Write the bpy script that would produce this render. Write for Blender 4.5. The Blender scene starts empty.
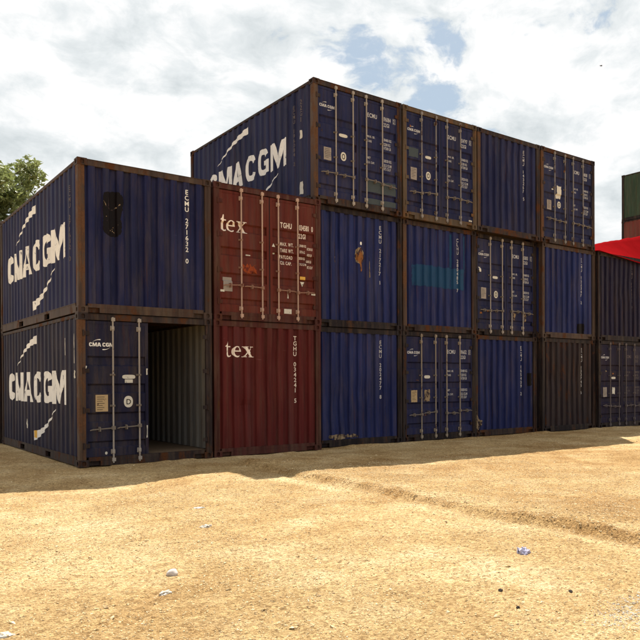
import bpy, bmesh, math, random
import numpy as np
from mathutils import Vector, Matrix
from mathutils.geometry import tessellate_polygon

random.seed(7)
scene = bpy.context.scene
col = scene.collection

# ------------------------------------------------------------------ camera
cam_data = bpy.data.cameras.new('camera')
cam = bpy.data.objects.new('camera', cam_data)
col.objects.link(cam)
cam_data.sensor_width = 36.0
cam_data.sensor_fit = 'HORIZONTAL'
cam_data.lens = 715.23 * 36.0 / 640.0
cam_data.shift_x = -26.41 / 640.0
cam_data.shift_y = 66.28 / 640.0
cam_data.clip_start = 0.1
cam_data.clip_end = 5000.0
_r = Vector((0.80125, -0.59831, -0.004845))
_u = Vector((0.008136, 0.002799, 0.999963))
_f = Vector((0.598273, 0.80126, -0.007111))
CAM = Vector((-3.553, -12.319, 1.421))
cam.matrix_world = Matrix(((_r.x, _u.x, -_f.x, CAM.x), (_r.y, _u.y, -_f.y, CAM.y), (_r.z, _u.z, -_f.z, CAM.z), (0, 0, 0, 1)))
scene.camera = cam

# ------------------------------------------------------------------ world, sun, exposure
SUN_EL = math.radians(59.6)
SUN_AZ = math.radians(45.0)            # compass angle from +Y towards +X
world = bpy.data.worlds.new('World')
scene.world = world
world.use_nodes = True
wn, wl = world.node_tree.nodes, world.node_tree.links
wn.clear()


def N(nodes, kind, **kw):
    n = nodes.new(kind)
    for k, v in kw.items():
        if k == 'inp':
            for a, b in v.items():
                n.inputs[a].default_value = b
        else:
            setattr(n, k, v)
    return n


def ramp(nodes, stops, interp='LINEAR'):
    n = nodes.new('ShaderNodeValToRGB')
    n.color_ramp.interpolation = interp
    e = n.color_ramp.elements
    while len(e) < len(stops):
        e.new(0.5)
    for i, (p, c) in enumerate(stops):
        e[i].position = p
        e[i].color = (c, c, c, 1) if isinstance(c, (int, float)) else (*c, 1)
    return n


w_out = N(wn, 'ShaderNodeOutputWorld')
w_bg = N(wn, 'ShaderNodeBackground', inp={'Strength': 0.063})
w_sky = N(wn, 'ShaderNodeTexSky', sky_type='NISHITA', sun_disc=False, sun_elevation=SUN_EL, sun_rotation=SUN_AZ,
          altitude=20.0, air_density=1.0, dust_density=1.5, ozone_density=1.0)
w_tc = N(wn, 'ShaderNodeTexCoord')
w_map = N(wn, 'ShaderNodeMapping', inp={'Scale': (1.0, 1.0, 1.75), 'Location': (1.72, 2.20, 0.68)})
wl.new(w_tc.outputs['Generated'], w_map.inputs['Vector'])
# warp
w_warp = N(wn, 'ShaderNodeTexNoise', inp={'Scale': 3.2, 'Detail': 4.0, 'Roughness': 0.55})
wl.new(w_map.outputs[0], w_warp.inputs['Vector'])
w_ws = N(wn, 'ShaderNodeVectorMath', operation='MULTIPLY_ADD')
w_ws.inputs[1].default_value = (0.16, 0.16, 0.16)
wl.new(w_warp.outputs['Color'], w_ws.inputs[0])
wl.new(w_map.outputs[0], w_ws.inputs[2])
# body of the clouds
w_n1 = N(wn, 'ShaderNodeTexNoise', inp={'Scale': 3.1, 'Detail': 12.0, 'Roughness': 0.60})
wl.new(w_ws.outputs[0], w_n1.inputs['Vector'])
w_mask = ramp(wn, [(0.312, 0.0), (0.360, 1.0)], 'EASE')
wl.new(w_n1.outputs['Fac'], w_mask.inputs['Fac'])
# the same field a little towards the sun: thick cloud in that direction means shade here
w_off = N(wn, 'ShaderNodeVectorMath', operation='ADD')
w_off.inputs[1].default_value = (0.014, 0.014, 0.055)
wl.new(w_ws.outputs[0], w_off.inputs[0])
w_n2 = N(wn, 'ShaderNodeTexNoise', inp={'Scale': 3.1, 'Detail': 12.0, 'Roughness': 0.60})
wl.new(w_off.outputs[0], w_n2.inputs['Vector'])
w_sub = N(wn, 'ShaderNodeMath', operation='SUBTRACT')
wl.new(w_n1.outputs['Fac'], w_sub.inputs[0])
wl.new(w_n2.outputs['Fac'], w_sub.inputs[1])
w_shade = ramp(wn, [(0.0, (5.1, 5.5, 5.65)), (0.36, (6.4, 6.7, 6.8)), (0.62, (7.7, 7.75, 7.75)), (1.0, (9.0, 8.9, 8.8))])
w_mr = N(wn, 'ShaderNodeMapRange', inp={'From Min': -0.12, 'From Max': 0.11})
wl.new(w_sub.outputs[0], w_mr.inputs['Value'])
wl.new(w_mr.outputs[0], w_shade.inputs['Fac'])
w_mix = N(wn, 'ShaderNodeMix', data_type='RGBA')
w_haze = N(wn, 'ShaderNodeMix', data_type='RGBA', inp={0: 0.60})
w_haze.inputs[7].default_value = (3.7, 4.55, 5.0, 1)
wl.new(w_sky.outputs[0], w_haze.inputs[6])
wl.new(w_mask.outputs[0], w_mix.inputs[0])
wl.new(w_haze.outputs[2], w_mix.inputs[6])
wl.new(w_shade.outputs[0], w_mix.inputs[7])
wl.new(w_mix.outputs[2], w_bg.inputs['Color'])
wl.new(w_bg.outputs[0], w_out.inputs['Surface'])

sun_data = bpy.data.lights.new('sun', 'SUN')
sun_data.energy = 5.0
sun_data.angle = math.radians(0.53)
sun_data.color = (1.0, 0.94, 0.84)
sun = bpy.data.objects.new('sun', sun_data)
col.objects.link(sun)
SUN_DIR = Vector((math.sin(SUN_AZ) * math.cos(SUN_EL), math.cos(SUN_AZ) * math.cos(SUN_EL), math.sin(SUN_EL)))
sun.rotation_euler = SUN_DIR.to_track_quat('Z', 'Y').to_euler()
sun.location = (20, 20, 40)

vs = scene.view_settings
vs.view_transform = 'Standard'
vs.look = 'None'
vs.exposure = 1.06
vs.gamma = 1.0
vs.use_curve_mapping = False
scene.cycles.use_denoising = True
scene.cycles.max_bounces = 6

# ------------------------------------------------------------------ materials
MATS = {}


def new_mat(name):
    m = bpy.data.materials.new(name)
    m.use_nodes = True
    nt = m.node_tree
    nt.nodes.clear()
    o = nt.nodes.new('ShaderNodeOutputMaterial')
    b = nt.nodes.new('ShaderNodeBsdfPrincipled')
    nt.links.new(b.outputs[0], o.inputs['Surface'])
    return m, nt.nodes, nt.links, b


def mixc(nodes, links, fac, a, b, blend='MIX'):
    n = nodes.new('ShaderNodeMix')
    n.data_type = 'RGBA'
    n.blend_type = blend
    for i, v in ((0, fac), (6, a), (7, b)):
        if hasattr(v, 'is_linked') or hasattr(v, 'links'):
            links.new(v, n.inputs[i])
        elif i == 0:
            n.inputs[0].default_value = v
        else:
            n.inputs[i].default_value = (*v, 1)
    return n.outputs[2]


def noise(nodes, links, vec, scale=(1, 1, 1), loc=(0, 0, 0), s=1.0, detail=5.0, rough=0.55):
    mp = nodes.new('ShaderNodeMapping')
    mp.inputs['Scale'].default_value = scale
    mp.inputs['Location'].default_value = loc
    links.new(vec, mp.inputs['Vector'])
    n = nodes.new('ShaderNodeTexNoise')
    n.inputs['Scale'].default_value = s
    n.inputs['Detail'].default_value = detail
    n.inputs['Roughness'].default_value = rough
    links.new(mp.outputs[0], n.inputs['Vector'])
    return n.outputs['Fac']


RUST_D = (0.030, 0.0105, 0.005)
RUST_L = (0.105, 0.040, 0.015)


def paint(name, base, rust=0.25, fade=0.3, dust=0.2, seed=0, rough=0.58, rust_l=RUST_L, rust_d=RUST_D, fadecol=None):
    """Weathered container paint: faded, streaked, chipped down to rust."""
    if name in MATS:
        return MATS[name]
    m, nd, lk, b = new_mat(name)
    geo = nd.new('ShaderNodeNewGeometry')
    pos = geo.outputs['Position']
    sd = (seed * 3.7, seed * 1.9, seed * 2.3)
    big = noise(nd, lk, pos, (0.8, 0.8, 0.6), sd, 1.0, 6)
    strk = noise(nd, lk, pos, (11, 11, 0.45), sd, 1.0, 4, 0.6)
    fine = noise(nd, lk, pos, (1, 1, 1), sd, 34.0, 6, 0.7)
    rn = noise(nd, lk, pos, (3.2, 3.2, 1.5), sd, 1.0, 11, 0.68)
    fc = fadecol or tuple(min(1, c * 1.5 + 0.014) for c in base)
    r1 = ramp(nd, [(0.38, 0.0), (0.66, fade * 1.5)])
    lk.new(big, r1.inputs['Fac'])
    c = mixc(nd, lk, r1.outputs[0], base, fc)
    r2 = ramp(nd, [(0.44, 0.0), (0.66, 0.62)])
    lk.new(strk, r2.inputs['Fac'])
    c = mixc(nd, lk, r2.outputs[0], c, tuple(v * 0.45 for v in base))
    r8 = ramp(nd, [(0.52, 0.0), (0.74, 0.42)])
    s3 = noise(nd, lk, pos, (5.5, 5.5, 0.22), (sd[1] + 3, sd[0], sd[2]), 1.0, 5, 0.6)
    lk.new(s3, r8.inputs['Fac'])
    g_ = sum(base) / 3
    c = mixc(nd, lk, r8.outputs[0], c, tuple(0.6 * g_ * 1.6 + 0.4 * v + 0.008 for v in base))
    # pale dust caught in streaks
    r3 = ramp(nd, [(0.47, 0.0), (0.74, dust * 1.7)])
    s2 = noise(nd, lk, pos, (7, 7, 0.9), (sd[1], sd[2], sd[0]), 1.0, 8, 0.7)
    lk.new(s2, r3.inputs['Fac'])
    c = mixc(nd, lk, r3.outputs[0], c, (0.11, 0.08, 0.052))
    # rust
    t = 0.80 - 0.46 * rust
    r4 = ramp(nd, [(t, 0.0), (min(0.99, t + 0.09), 1.0)])
    lk.new(rn, r4.inputs['Fac'])
    rustc = mixc(nd, lk, fine, rust_d, rust_l)
    c = mixc(nd, lk, r4.outputs[0], c, rustc)
    # long runs of rust water and scrape marks
    run = noise(nd, lk, pos, (16, 16, 0.8), (sd[2], sd[0], sd[1]), 1.0, 6, 0.65)
    r6 = ramp(nd, [(0.60 - 0.12 * rust, 0.0), (0.72, 0.75 * min(1.0, 0.35 + rust))])
    lk.new(run, r6.inputs['Fac'])
    c = mixc(nd, lk, r6.outputs[0], c, rustc)
    scr = noise(nd, lk, pos, (2.0, 2.0, 30.0), (sd[0] + 5, sd[1], sd[2]), 1.0, 7, 0.7)
    r7 = ramp(nd, [(0.67, 0.0), (0.70, 0.5)])
    lk.new(scr, r7.inputs['Fac'])
    c = mixc(nd, lk, r7.outputs[0], c, tuple(min(1, v * 1.6 + 0.035) for v in base))
    # fine chips
    r5 = ramp(nd, [(0.66, 0.0), (0.72, 0.6 * min(1, rust * 2))])
    lk.new(fine, r5.inputs['Fac'])
    c = mixc(nd, lk, r5.outputs[0], c, rustc)
    lk.new(c, b.inputs['Base Color'])
    rr = nd.new('ShaderNodeMapRange')
    rr.inputs['To Min'].default_value = rough
    rr.inputs['To Max'].default_value = 0.88
    lk.new(r4.outputs[0], rr.inputs['Value'])
    lk.new(rr.outputs[0], b.inputs['Roughness'])
    b.inputs['Specular IOR Level'].default_value = 0.10
    bp = nd.new('ShaderNodeBump')
    bp.inputs['Strength'].default_value = 0.35
    bp.inputs['Distance'].default_value = 0.05
    dent = noise(nd, lk, pos, (1.6, 1.6, 0.9), sd, 1.0, 3, 0.45)
    ad = nd.new('ShaderNodeMath')
    ad.operation = 'MULTIPLY_ADD'
    ad.inputs[1].default_value = 0.03
    lk.new(fine, ad.inputs[0])
    lk.new(dent, ad.inputs[2])
    lk.new(ad.outputs[0], bp.inputs['Height'])
    lk.new(bp.outputs[0], b.inputs['Normal'])
    MATS[name] = m
    return m


def worn(name, c, under=(0.02, 0.022, 0.05), wear=0.35, rough=0.6, seed=0, scale=14.0, metal=0.0, spec=0.12):
    """Print, sticker or bare fitting with worn spots showing what is under it."""
    if name in MATS:
        return MATS[name]
    m, nd, lk, b = new_mat(name)
    geo = nd.new('ShaderNodeNewGeometry')
    pos = geo.outputs['Position']
    n1 = noise(nd, lk, pos, (1, 1, 0.7), (seed * 2.1, seed, seed * 1.3), scale, 9, 0.7)
    n2 = noise(nd, lk, pos, (1, 1, 0.5), (seed, seed * 2.1, 0), 3.0, 5, 0.6)
    t = 0.78 - 0.4 * wear
    r = ramp(nd, [(t, 0.0), (t + 0.06, 1.0)])
    lk.new(n1, r.inputs['Fac'])
    r2 = ramp(nd, [(0.35, 0.0), (0.8, 0.45)])
    lk.new(n2, r2.inputs['Fac'])
    cc = mixc(nd, lk, r2.outputs[0], c, tuple(v * 0.55 for v in c))
    cc = mixc(nd, lk, r.outputs[0], cc, under)
    lk.new(cc, b.inputs['Base Color'])
    b.inputs['Roughness'].default_value = rough
    b.inputs['Specular IOR Level'].default_value = spec
    b.inputs['Metallic'].default_value = metal
    MATS[name] = m
    return m


def plain(name, c, rough=0.7, var=0.35, s=6.0):
    if name in MATS:
        return MATS[name]
    m, nd, lk, b = new_mat(name)
    geo = nd.new('ShaderNodeNewGeometry')
    n1 = noise(nd, lk, geo.outputs['Position'], s=s, detail=7, rough=0.65)
    cc = mixc(nd, lk, n1, tuple(v * (1 - var) for v in c), tuple(min(1, v * (1 + var)) for v in c))
    lk.new(cc, b.inputs['Base Color'])
    b.inputs['Roughness'].default_value = rough
    b.inputs['Specular IOR Level'].default_value = 0.15
    MATS[name] = m
    return m


def ground_material():
    m, nd, lk, b = new_mat('sandy_ground')
    geo = nd.new('ShaderNodeNewGeometry')
    pos = geo.outputs['Position']
    a = noise(nd, lk, pos, (0.35, 0.35, 0.35), (3, 1, 0), 1.0, 6, 0.6)
    mid = noise(nd, lk, pos, (1.1, 1.1, 1), (7, 2, 0), 1.0, 9, 0.68)
    grit = noise(nd, lk, pos, s=26.0, detail=8, rough=0.75)
    fine = noise(nd, lk, pos, s=95.0, detail=4, rough=0.7)
    c1 = ramp(nd, [(0.34, (0.44, 0.280, 0.125)), (0.49, (0.57, 0.395, 0.190)), (0.62, (0.67, 0.505, 0.285))])
    lk.new(mid, c1.inputs['Fac'])
    r0 = ramp(nd, [(0.42, 0.0), (0.64, 0.5)])
    lk.new(a, r0.inputs['Fac'])
    c = mixc(nd, lk, r0.outputs[0], c1.outputs[0], (0.52, 0.38, 0.19))
    at = nd.new('ShaderNodeAttribute')
    at.attribute_name = 'tone'
    rt = ramp(nd, [(0.12, (0.74, 0.66, 0.57)), (0.42, (0.97, 0.96, 0.94)), (0.58, (1.05, 1.06, 1.08)), (0.88, (1.26, 1.34, 1.48))])
    lk.new(at.outputs['Fac'], rt.inputs['Fac'])
    c = mixc(nd, lk, 1.0, c, rt.outputs[0], 'MULTIPLY')
    r1 = ramp(nd, [(0.33, (0.25, 0.20, 0.16)), (0.44, (0.86, 0.84, 0.82)), (0.60, (1.03, 1.03, 1.03)), (0.72, (1.40, 1.38, 1.32))])
    lk.new(grit, r1.inputs['Fac'])
    c = mixc(nd, lk, 0.85, c, r1.outputs[0], 'MULTIPLY')
    r2 = ramp(nd, [(0.30, (0.55, 0.5, 0.45)), (0.5, (1.0, 1.0, 1.0)), (0.7, (1.2, 1.2, 1.18))])
    lk.new(fine, r2.inputs['Fac'])
    c = mixc(nd, lk, 0.8, c, r2.outputs[0], 'MULTIPLY')
    # single grains of gravel, two sizes
    vor = []
    for sc_ in (58.0, 27.0):
        vv = nd.new('ShaderNodeTexVoronoi')
        vv.inputs['Scale'].default_value = sc_
        lk.new(pos, vv.inputs['Vector'])
        vor.append(vv)
        sp = nd.new('ShaderNodeSeparateColor')
        lk.new(vv.outputs['Color'], sp.inputs[0])
        rv = ramp(nd, [(0.0, (0.52, 0.45, 0.38)), (0.25, (0.88, 0.86, 0.83)), (0.7, (1.06, 1.06, 1.06)), (1.0, (1.30, 1.30, 1.30))])
        lk.new(sp.outputs[0], rv.inputs['Fac'])
        c = mixc(nd, lk, 0.85 if sc_ > 40 else 0.45, c, rv.outputs[0], 'MULTIPLY')
    lk.new(c, b.inputs['Base Color'])
    b.inputs['Roughness'].default_value = 0.95
    b.inputs['Specular IOR Level'].default_value = 0.1
    ad = nd.new('ShaderNodeMath')
    ad.operation = 'MULTIPLY_ADD'
    ad.inputs[1].default_value = 0.35
    lk.new(fine, ad.inputs[0])
    vm = nd.new('ShaderNodeMath')
    vm.operation = 'MULTIPLY_ADD'
    vm.inputs[1].default_value = -0.55
    lk.new(vor[0].outputs['Distance'], vm.inputs[0])
    lk.new(grit, vm.inputs[2])
    lk.new(vm.outputs[0], ad.inputs[2])
    bp = nd.new('ShaderNodeBump')
    bp.inputs['Strength'].default_value = 1.0
    bp.inputs['Distance'].default_value = 0.035
    lk.new(ad.outputs[0], bp.inputs['Height'])
    lk.new(bp.outputs[0], b.inputs['Normal'])
    return m


def pebble_material():
    m, nd, lk, b = new_mat('pebble_stone')
    geo = nd.new('ShaderNodeNewGeometry')
    n1 = noise(nd, lk, geo.outputs['Position'], s=40.0, detail=2, rough=0.5)
    r = ramp(nd, [(0.30, (0.17, 0.11, 0.06)), (0.42, (0.38, 0.27, 0.135)), (0.58, (0.52, 0.39, 0.205)), (0.72, (0.64, 0.55, 0.39))])
    lk.new(n1, r.inputs['Fac'])
    lk.new(r.outputs[0], b.inputs['Base Color'])
    b.inputs['Roughness'].default_value = 0.9
    return m


def leaf_material():
    m, nd, lk, b = new_mat('tree_leaf')
    geo = nd.new('ShaderNodeNewGeometry')
    n1 = noise(nd, lk, geo.outputs['Position'], s=2.2, detail=6, rough=0.7)
    r = ramp(nd, [(0.3, (0.10, 0.13, 0.035)), (0.5, (0.19, 0.225, 0.075)), (0.7, (0.30, 0.32, 0.15))])
    lk.new(n1, r.inputs['Fac'])
    lk.new(r.outputs[0], b.inputs['Base Color'])
    b.inputs['Roughness'].default_value = 0.45
    tr = nd.new('ShaderNodeBsdfTranslucent')
    lk.new(r.outputs[0], tr.inputs['Color'])
    mx = nd.new('ShaderNodeMixShader')
    mx.inputs[0].default_value = 0.4
    lk.new(b.outputs[0], mx.inputs[1])
    lk.new(tr.outputs[0], mx.inputs[2])
    out = [n for n in nd if n.type == 'OUTPUT_MATERIAL'][0]
    lk.new(mx.outputs[0], out.inputs['Surface'])
    return m


# ------------------------------------------------------------------ mesh helpers
class MB:
    def __init__(self):
        self.v = []
        self.f = []

    def quad(self, *pts):
        n = len(self.v)
        self.v += [tuple(p) for p in pts]
        self.f.append(tuple(range(n, n + len(pts))))

    def box(self, x0, x1, y0, y1, z0, z1):
        n = len(self.v)
        self.v += [(x0, y0, z0), (x1, y0, z0), (x1, y1, z0), (x0, y1, z0), (x0, y0, z1), (x1, y0, z1), (x1, y1, z1), (x0, y1, z1)]
        self.f += [(n, n + 3, n + 2, n + 1), (n + 4, n + 5, n + 6, n + 7), (n, n + 1, n + 5, n + 4), (n + 1, n + 2, n + 6, n + 5),
                   (n + 2, n + 3, n + 7, n + 6), (n + 3, n, n + 4, n + 7)]
        return self

    def tube(self, p, q, r0, r1=None, k=10, caps=True):
        r1 = r0 if r1 is None else r1
        p, q = Vector(p), Vector(q)
        d = (q - p).normalized()
        a = d.orthogonal().normalized()
        c = d.cross(a)
        n = len(self.v)
        for o, r in ((p, r0), (q, r1)):
            for i in range(k):
                t = 2 * math.pi * i / k
                self.v.append(tuple(o + (a * math.cos(t) + c * math.sin(t)) * r))
        for i in range(k):
            j = (i + 1) % k
            self.f.append((n + i, n + j, n + k + j, n + k + i))
        if caps:
            self.f.append(tuple(range(n + k - 1, n - 1, -1)))
            self.f.append(tuple(range(n + k, n + 2 * k)))
        return self

    def mesh(self, name, smooth=False, bevel=0.0):
        me = bpy.data.meshes.new(name)
        me.from_pydata(self.v, [], self.f)
        if bevel:
            bm = bmesh.new()
            bm.from_mesh(me)
            bmesh.ops.bevel(bm, geom=list(bm.edges), offset=bevel, segments=1, affect='EDGES')
            bm.to_mesh(me)
            bm.free()
        if smooth:
            me.polygons.foreach_set('use_smooth', [True] * len(me.polygons))
        me.materials.append(None)
        me.update()
        return me


def link(name, me, mat, parent=None, loc=None, rot=None, scale=None):
    o = bpy.data.objects.new(name, me)
    col.objects.link(o)
    o.material_slots[0].link = 'OBJECT'
    o.material_slots[0].material = mat
    if parent is not None:
        o.parent = parent
    if loc is not None:
        o.location = loc
    if rot is not None:
        o.rotation_euler = rot
    if scale is not None:
        o.scale = scale
    return o


def tag(o, label, cat, group=None):
    o['label'] = label
    o['category'] = cat
    if group:
        o['group'] = group
    return o


# ------------------------------------------------------------------ numpy value noise for terrain
def _hash(ix, iy, s):
    h = (ix.astype(np.int64) * 374761393 + iy.astype(np.int64) * 668265263 + s * 974634777) & 0x7fffffff
    h = ((h ^ (h >> 13)) * 1274126177) & 0x7fffffff
    return ((h ^ (h >> 16)) & 0xffff) / 65535.0


def vnoise(x, y, s=0):
    ix, iy = np.floor(x), np.floor(y)
    fx, fy = x - ix, y - iy
    fx = fx * fx * (3 - 2 * fx)
    fy = fy * fy * (3 - 2 * fy)
    a, b = _hash(ix, iy, s), _hash(ix + 1, iy, s)
    c, d = _hash(ix, iy + 1, s), _hash(ix + 1, iy + 1, s)
    return (a * (1 - fx) + b * fx) * (1 - fy) + (c * (1 - fx) + d * fx) * fy - 0.5


def sstep(a, b, t):
    t = np.clip((t - a) / (b - a), 0, 1)
    return t * t * (3 - 2 * t)


def ground_z(x, y):
    x = np.asarray(x, float)
    y = np.asarray(y, float)
    front = 1 - sstep(-1.6, -0.35, y)                     # 1 well in front of the stack, 0 under it
    near = np.exp(-((np.maximum(0, np.abs(x - 4) - 10)) ** 2) / 60.0) * np.exp(-((np.maximum(0, np.abs(y + 6) - 8)) ** 2) / 60.0)
    z = 0.10 * vnoise(x * 0.35, y * 0.35, 1) + 0.055 * vnoise(x * 0.9, y * 1.1, 2)
    z = z * 0.30
    z += 0.014 * vnoise(x * 2.6, y * 2.6, 3) + 0.012 * vnoise(x * 6.1, y * 6.1, 4) + 0.013 * vnoise(x * 13.0, y * 13.0, 9)
    # dip in front of the open container, low mound beside it
    z += -0.07 * np.exp(-(((x + 0.3) / 0.9) ** 2 + ((y + 2.7) / 0.9) ** 2))
    z += 0.025 * np.exp(-(((x - 1.3) / 0.7) ** 2 + ((y + 2.3) / 0.7) ** 2))
    # washed-out rut that runs from the stack towards the camera
    wob = 0.22 * vnoise(y * 0.55, y * 0 + 3.3, 5) + 0.10 * vnoise(y * 2.1, y * 0 + 1.3, 6)
    rc = 2.15 + 0.10 * np.maximum(0, y + 4.0) + wob
    d = x - rc
    along = sstep(-12, -8.5, y) * (1 - sstep(-1.2, -0.4, y)) * np.clip(0.72 + 0.9 * vnoise(y * 0.9, y * 0 + 7.7, 51) + 0.5 * vnoise(x * 1.5, y * 2.6, 52), 0.1, 1.2)
    z += along * (0.055 * sstep(0.0, 0.09, d) * (1 - sstep(0.5, 2.8, d)) - 0.028 * np.exp(-((d + 0.07) / 0.08) ** 2))
    z += along * np.exp(-((d - 0.12) / 0.20) ** 2) * 0.060 * vnoise(x * 10, y * 10, 8)
    z = z * near * (0.12 + 0.88 * front)
    # soil drifted up against the bottom rails
    yw = np.where(x < 5.0, -0.20, 0.06)
    drift = np.maximum(0, vnoise(x * 1.7, y * 1.7, 31) + 0.16) + 0.5 * np.maximum(0, vnoise(x * 6, y * 6, 32))
    z += 0.075 * drift * np.exp(-((y - yw) / 0.16) ** 2) * (x > 0.5) * (x < 18)
    return z - 0.012 + 0.006 * front


# ------------------------------------------------------------------ ground sheet
def axis(lo, hi, step, far):
    mid = list(np.arange(lo, hi + 1e-6, step))
    out, s, p = [], step, hi
    while p < far:
        s *= 1.45
        p += s
        out.append(p)
    neg, s, p = [], step, lo
    while p > -far:
        s *= 1.45
        p -= s
        neg.append(p)
    return np.array(neg[::-1] + mid + out)


gx, gy = axis(-6.0, 16.0, 0.05, 2500.0), axis(-12.5, 0.6, 0.045, 2500.0)
XX, YY = np.meshgrid(gx, gy)
ZZ = ground_z(XX, YY)
nx, ny = len(gx), len(gy)
gv = np.stack([XX.ravel(), YY.ravel(), ZZ.ravel()], 1)
idx = np.arange(nx * ny).reshape(ny, nx)
gf = np.stack([idx[:-1, :-1].ravel(), idx[:-1, 1:].ravel(), idx[1:, 1:].ravel(), idx[1:, :-1].ravel()], 1)
gme = bpy.data.meshes.new('ground')
gme.from_pydata(gv.tolist(), [], gf.tolist())
gme.polygons.foreach_set('use_smooth', [True] * len(gme.polygons))
# where wheels packed the sand pale, where the rut lies open and brown, and broad patches of either
_x, _y = gv[:, 0], gv[:, 1]
_w = 0.22 * vnoise(_y * 0.55, _y * 0 + 3.3, 5) + 0.10 * vnoise(_y * 2.1, _y * 0 + 1.3, 6)
_d = _x - (2.15 + 0.10 * np.maximum(0, _y + 4.0) + _w)
_al = sstep(-12, -8.5, _y) * (1 - sstep(-3.0, -1.2, _y))
tone = _al * (0.85 * np.exp(-((_d + 0.30) / 0.14) ** 2) * (0.6 + vnoise(_x * 2, _y * 1.2, 41)) - 0.85 * np.exp(-((_d - 0.10) / 0.13) ** 2) * (0.75 + 0.9 * vnoise(_x * 4, _y * 4, 42)))
tone += 0.32 * np.exp(-((_d + 1.75 + 0.3 * vnoise(_y * 0.4, _y * 0 + 9.1, 43)) / 0.22) ** 2) * (0.4 + vnoise(_x, _y * 0.8, 44)) - 0.38 * sstep(0.2, 1.0, _d) * _al
tone += 0.85 * vnoise(_x * 0.55, _y * 0.75, 45) + 0.65 * vnoise(_x * 1.7, _y * 2.2, 46) + 0.45 * vnoise(_x * 5.0, _y * 6.0, 47)
ta = gme.attributes.new('tone', 'FLOAT', 'POINT')
ta.data.foreach_set('value', np.clip(tone * 0.5 + 0.5, 0, 1).astype(np.float32))
gme.materials.append(None)
ground = link('ground', gme, ground_material())
ground['kind'] = 'structure'

# loose grit and pebbles on it: nobody could count them
rng = np.random.default_rng(11)


def scatter(n, name, zone, size, stone):
    x = rng.uniform(zone[0], zone[1], n * 3)
    y = rng.uniform(zone[2], zone[3], n * 3)
    dens = 0.35 + 1.3 * (vnoise(x * 0.8, y * 0.8, 21) + 0.5) * (vnoise(x * 3.1, y * 3.1, 22) + 0.5)
    rc = np.abs(x - (2.45 + 0.10 * np.maximum(0, y + 4.0)))
    dens += 1.6 * np.exp(-(rc / 0.32) ** 2) * (y > -9.5)
    dens += 1.2 * np.exp(-(((x - 0.5) / 0.5) ** 2 + ((y + 9.95) / 0.25) ** 2))
    dens += 0.9 * np.exp(-((y + 0.25) / 0.35) ** 2)
    k = rng.uniform(0, 1.3, n * 3) < dens
    x, y = x[k][:n], y[k][:n]
    if name == 'chippings':
        k = ((x - 0.6) / 0.5) ** 2 + ((y + 9.93) / 0.27) ** 2 < rng.random(len(x)) * 1.3
        x, y = x[k], y[k]
    n = len(x)
    s = size[0] + (size[1] - size[0]) * rng.random(n) ** 2.6
    z = ground_z(x, y) + s * 0.08
    base = np.array([(1, 0, 0), (0, 1, 0), (-1, 0, 0), (0, -1, 0), (0, 0, 0.8), (0, 0, -0.6)], float)
    V = base[None] * (s[:, None, None]) * rng.uniform(0.55, 1.35, (n, 6, 1))
    q = rng.normal(size=(n, 4))
    q /= np.linalg.norm(q, axis=1)[:, None]
    qw, qx, qy, qz = q.T
    R = np.stack([1 - 2 * (qy * qy + qz * qz), 2 * (qx * qy - qz * qw), 2 * (qx * qz + qy * qw),
                  2 * (qx * qy + qz * qw), 1 - 2 * (qx * qx + qz * qz), 2 * (qy * qz - qx * qw),
                  2 * (qx * qz - qy * qw), 2 * (qy * qz + qx * qw), 1 - 2 * (qx * qx + qy * qy)], 1).reshape(n, 3, 3)
    V = np.einsum('nij,nkj->nki', R, V)
    vx = V[:, :, 0] + x[:, None]
    vy = V[:, :, 1] + y[:, None]
    vz = V[:, :, 2] * 0.62 + z[:, None]
    verts = np.stack([vx, vy, vz], 2).reshape(-1, 3)
    tri = np.array([(0, 1, 4), (1, 2, 4), (2, 3, 4), (3, 0, 4), (1, 0, 5), (2, 1, 5), (3, 2, 5), (0, 3, 5)])
    F = (tri[None] + (np.arange(n) * 6)[:, None, None]).reshape(-1, 3)
    me = bpy.data.meshes.new(name)
    me.from_pydata(verts.tolist(), [], F.tolist())
    me.materials.append(None)
    o = link(name, me, stone)
    o['kind'] = 'stuff'
    tag(o, 'patch of grey white chippings in the lower right corner' if name == 'chippings' else 'loose sandy grit and small pebbles strewn over the yard ground' if size[1] < 0.02 else
        'scattered larger gravel lying along the rut in the sand', 'gravel')
    return o


peb = pebble_material()
scatter(125000, 'grit', (-4.2, 6.5, -10.9, -2.6), (0.0035, 0.0115), peb)
scatter(2600, 'chippings', (0.05, 1.15, -10.25, -9.60), (0.004, 0.013), plain('grey_chippings', (0.38, 0.35, 0.30), 0.9, 0.55, 60.0))
scatter(3600, 'gravel', (-4.2, 12.0, -10.9, -0.2), (0.007, 0.024), peb)

# ------------------------------------------------------------------ container kit
W, H, L = 2.438, 2.591, 6.058
CACHE = {}


def cached(key, fn):
    if key not in CACHE:
        CACHE[key] = fn()
    return CACHE[key]


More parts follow.
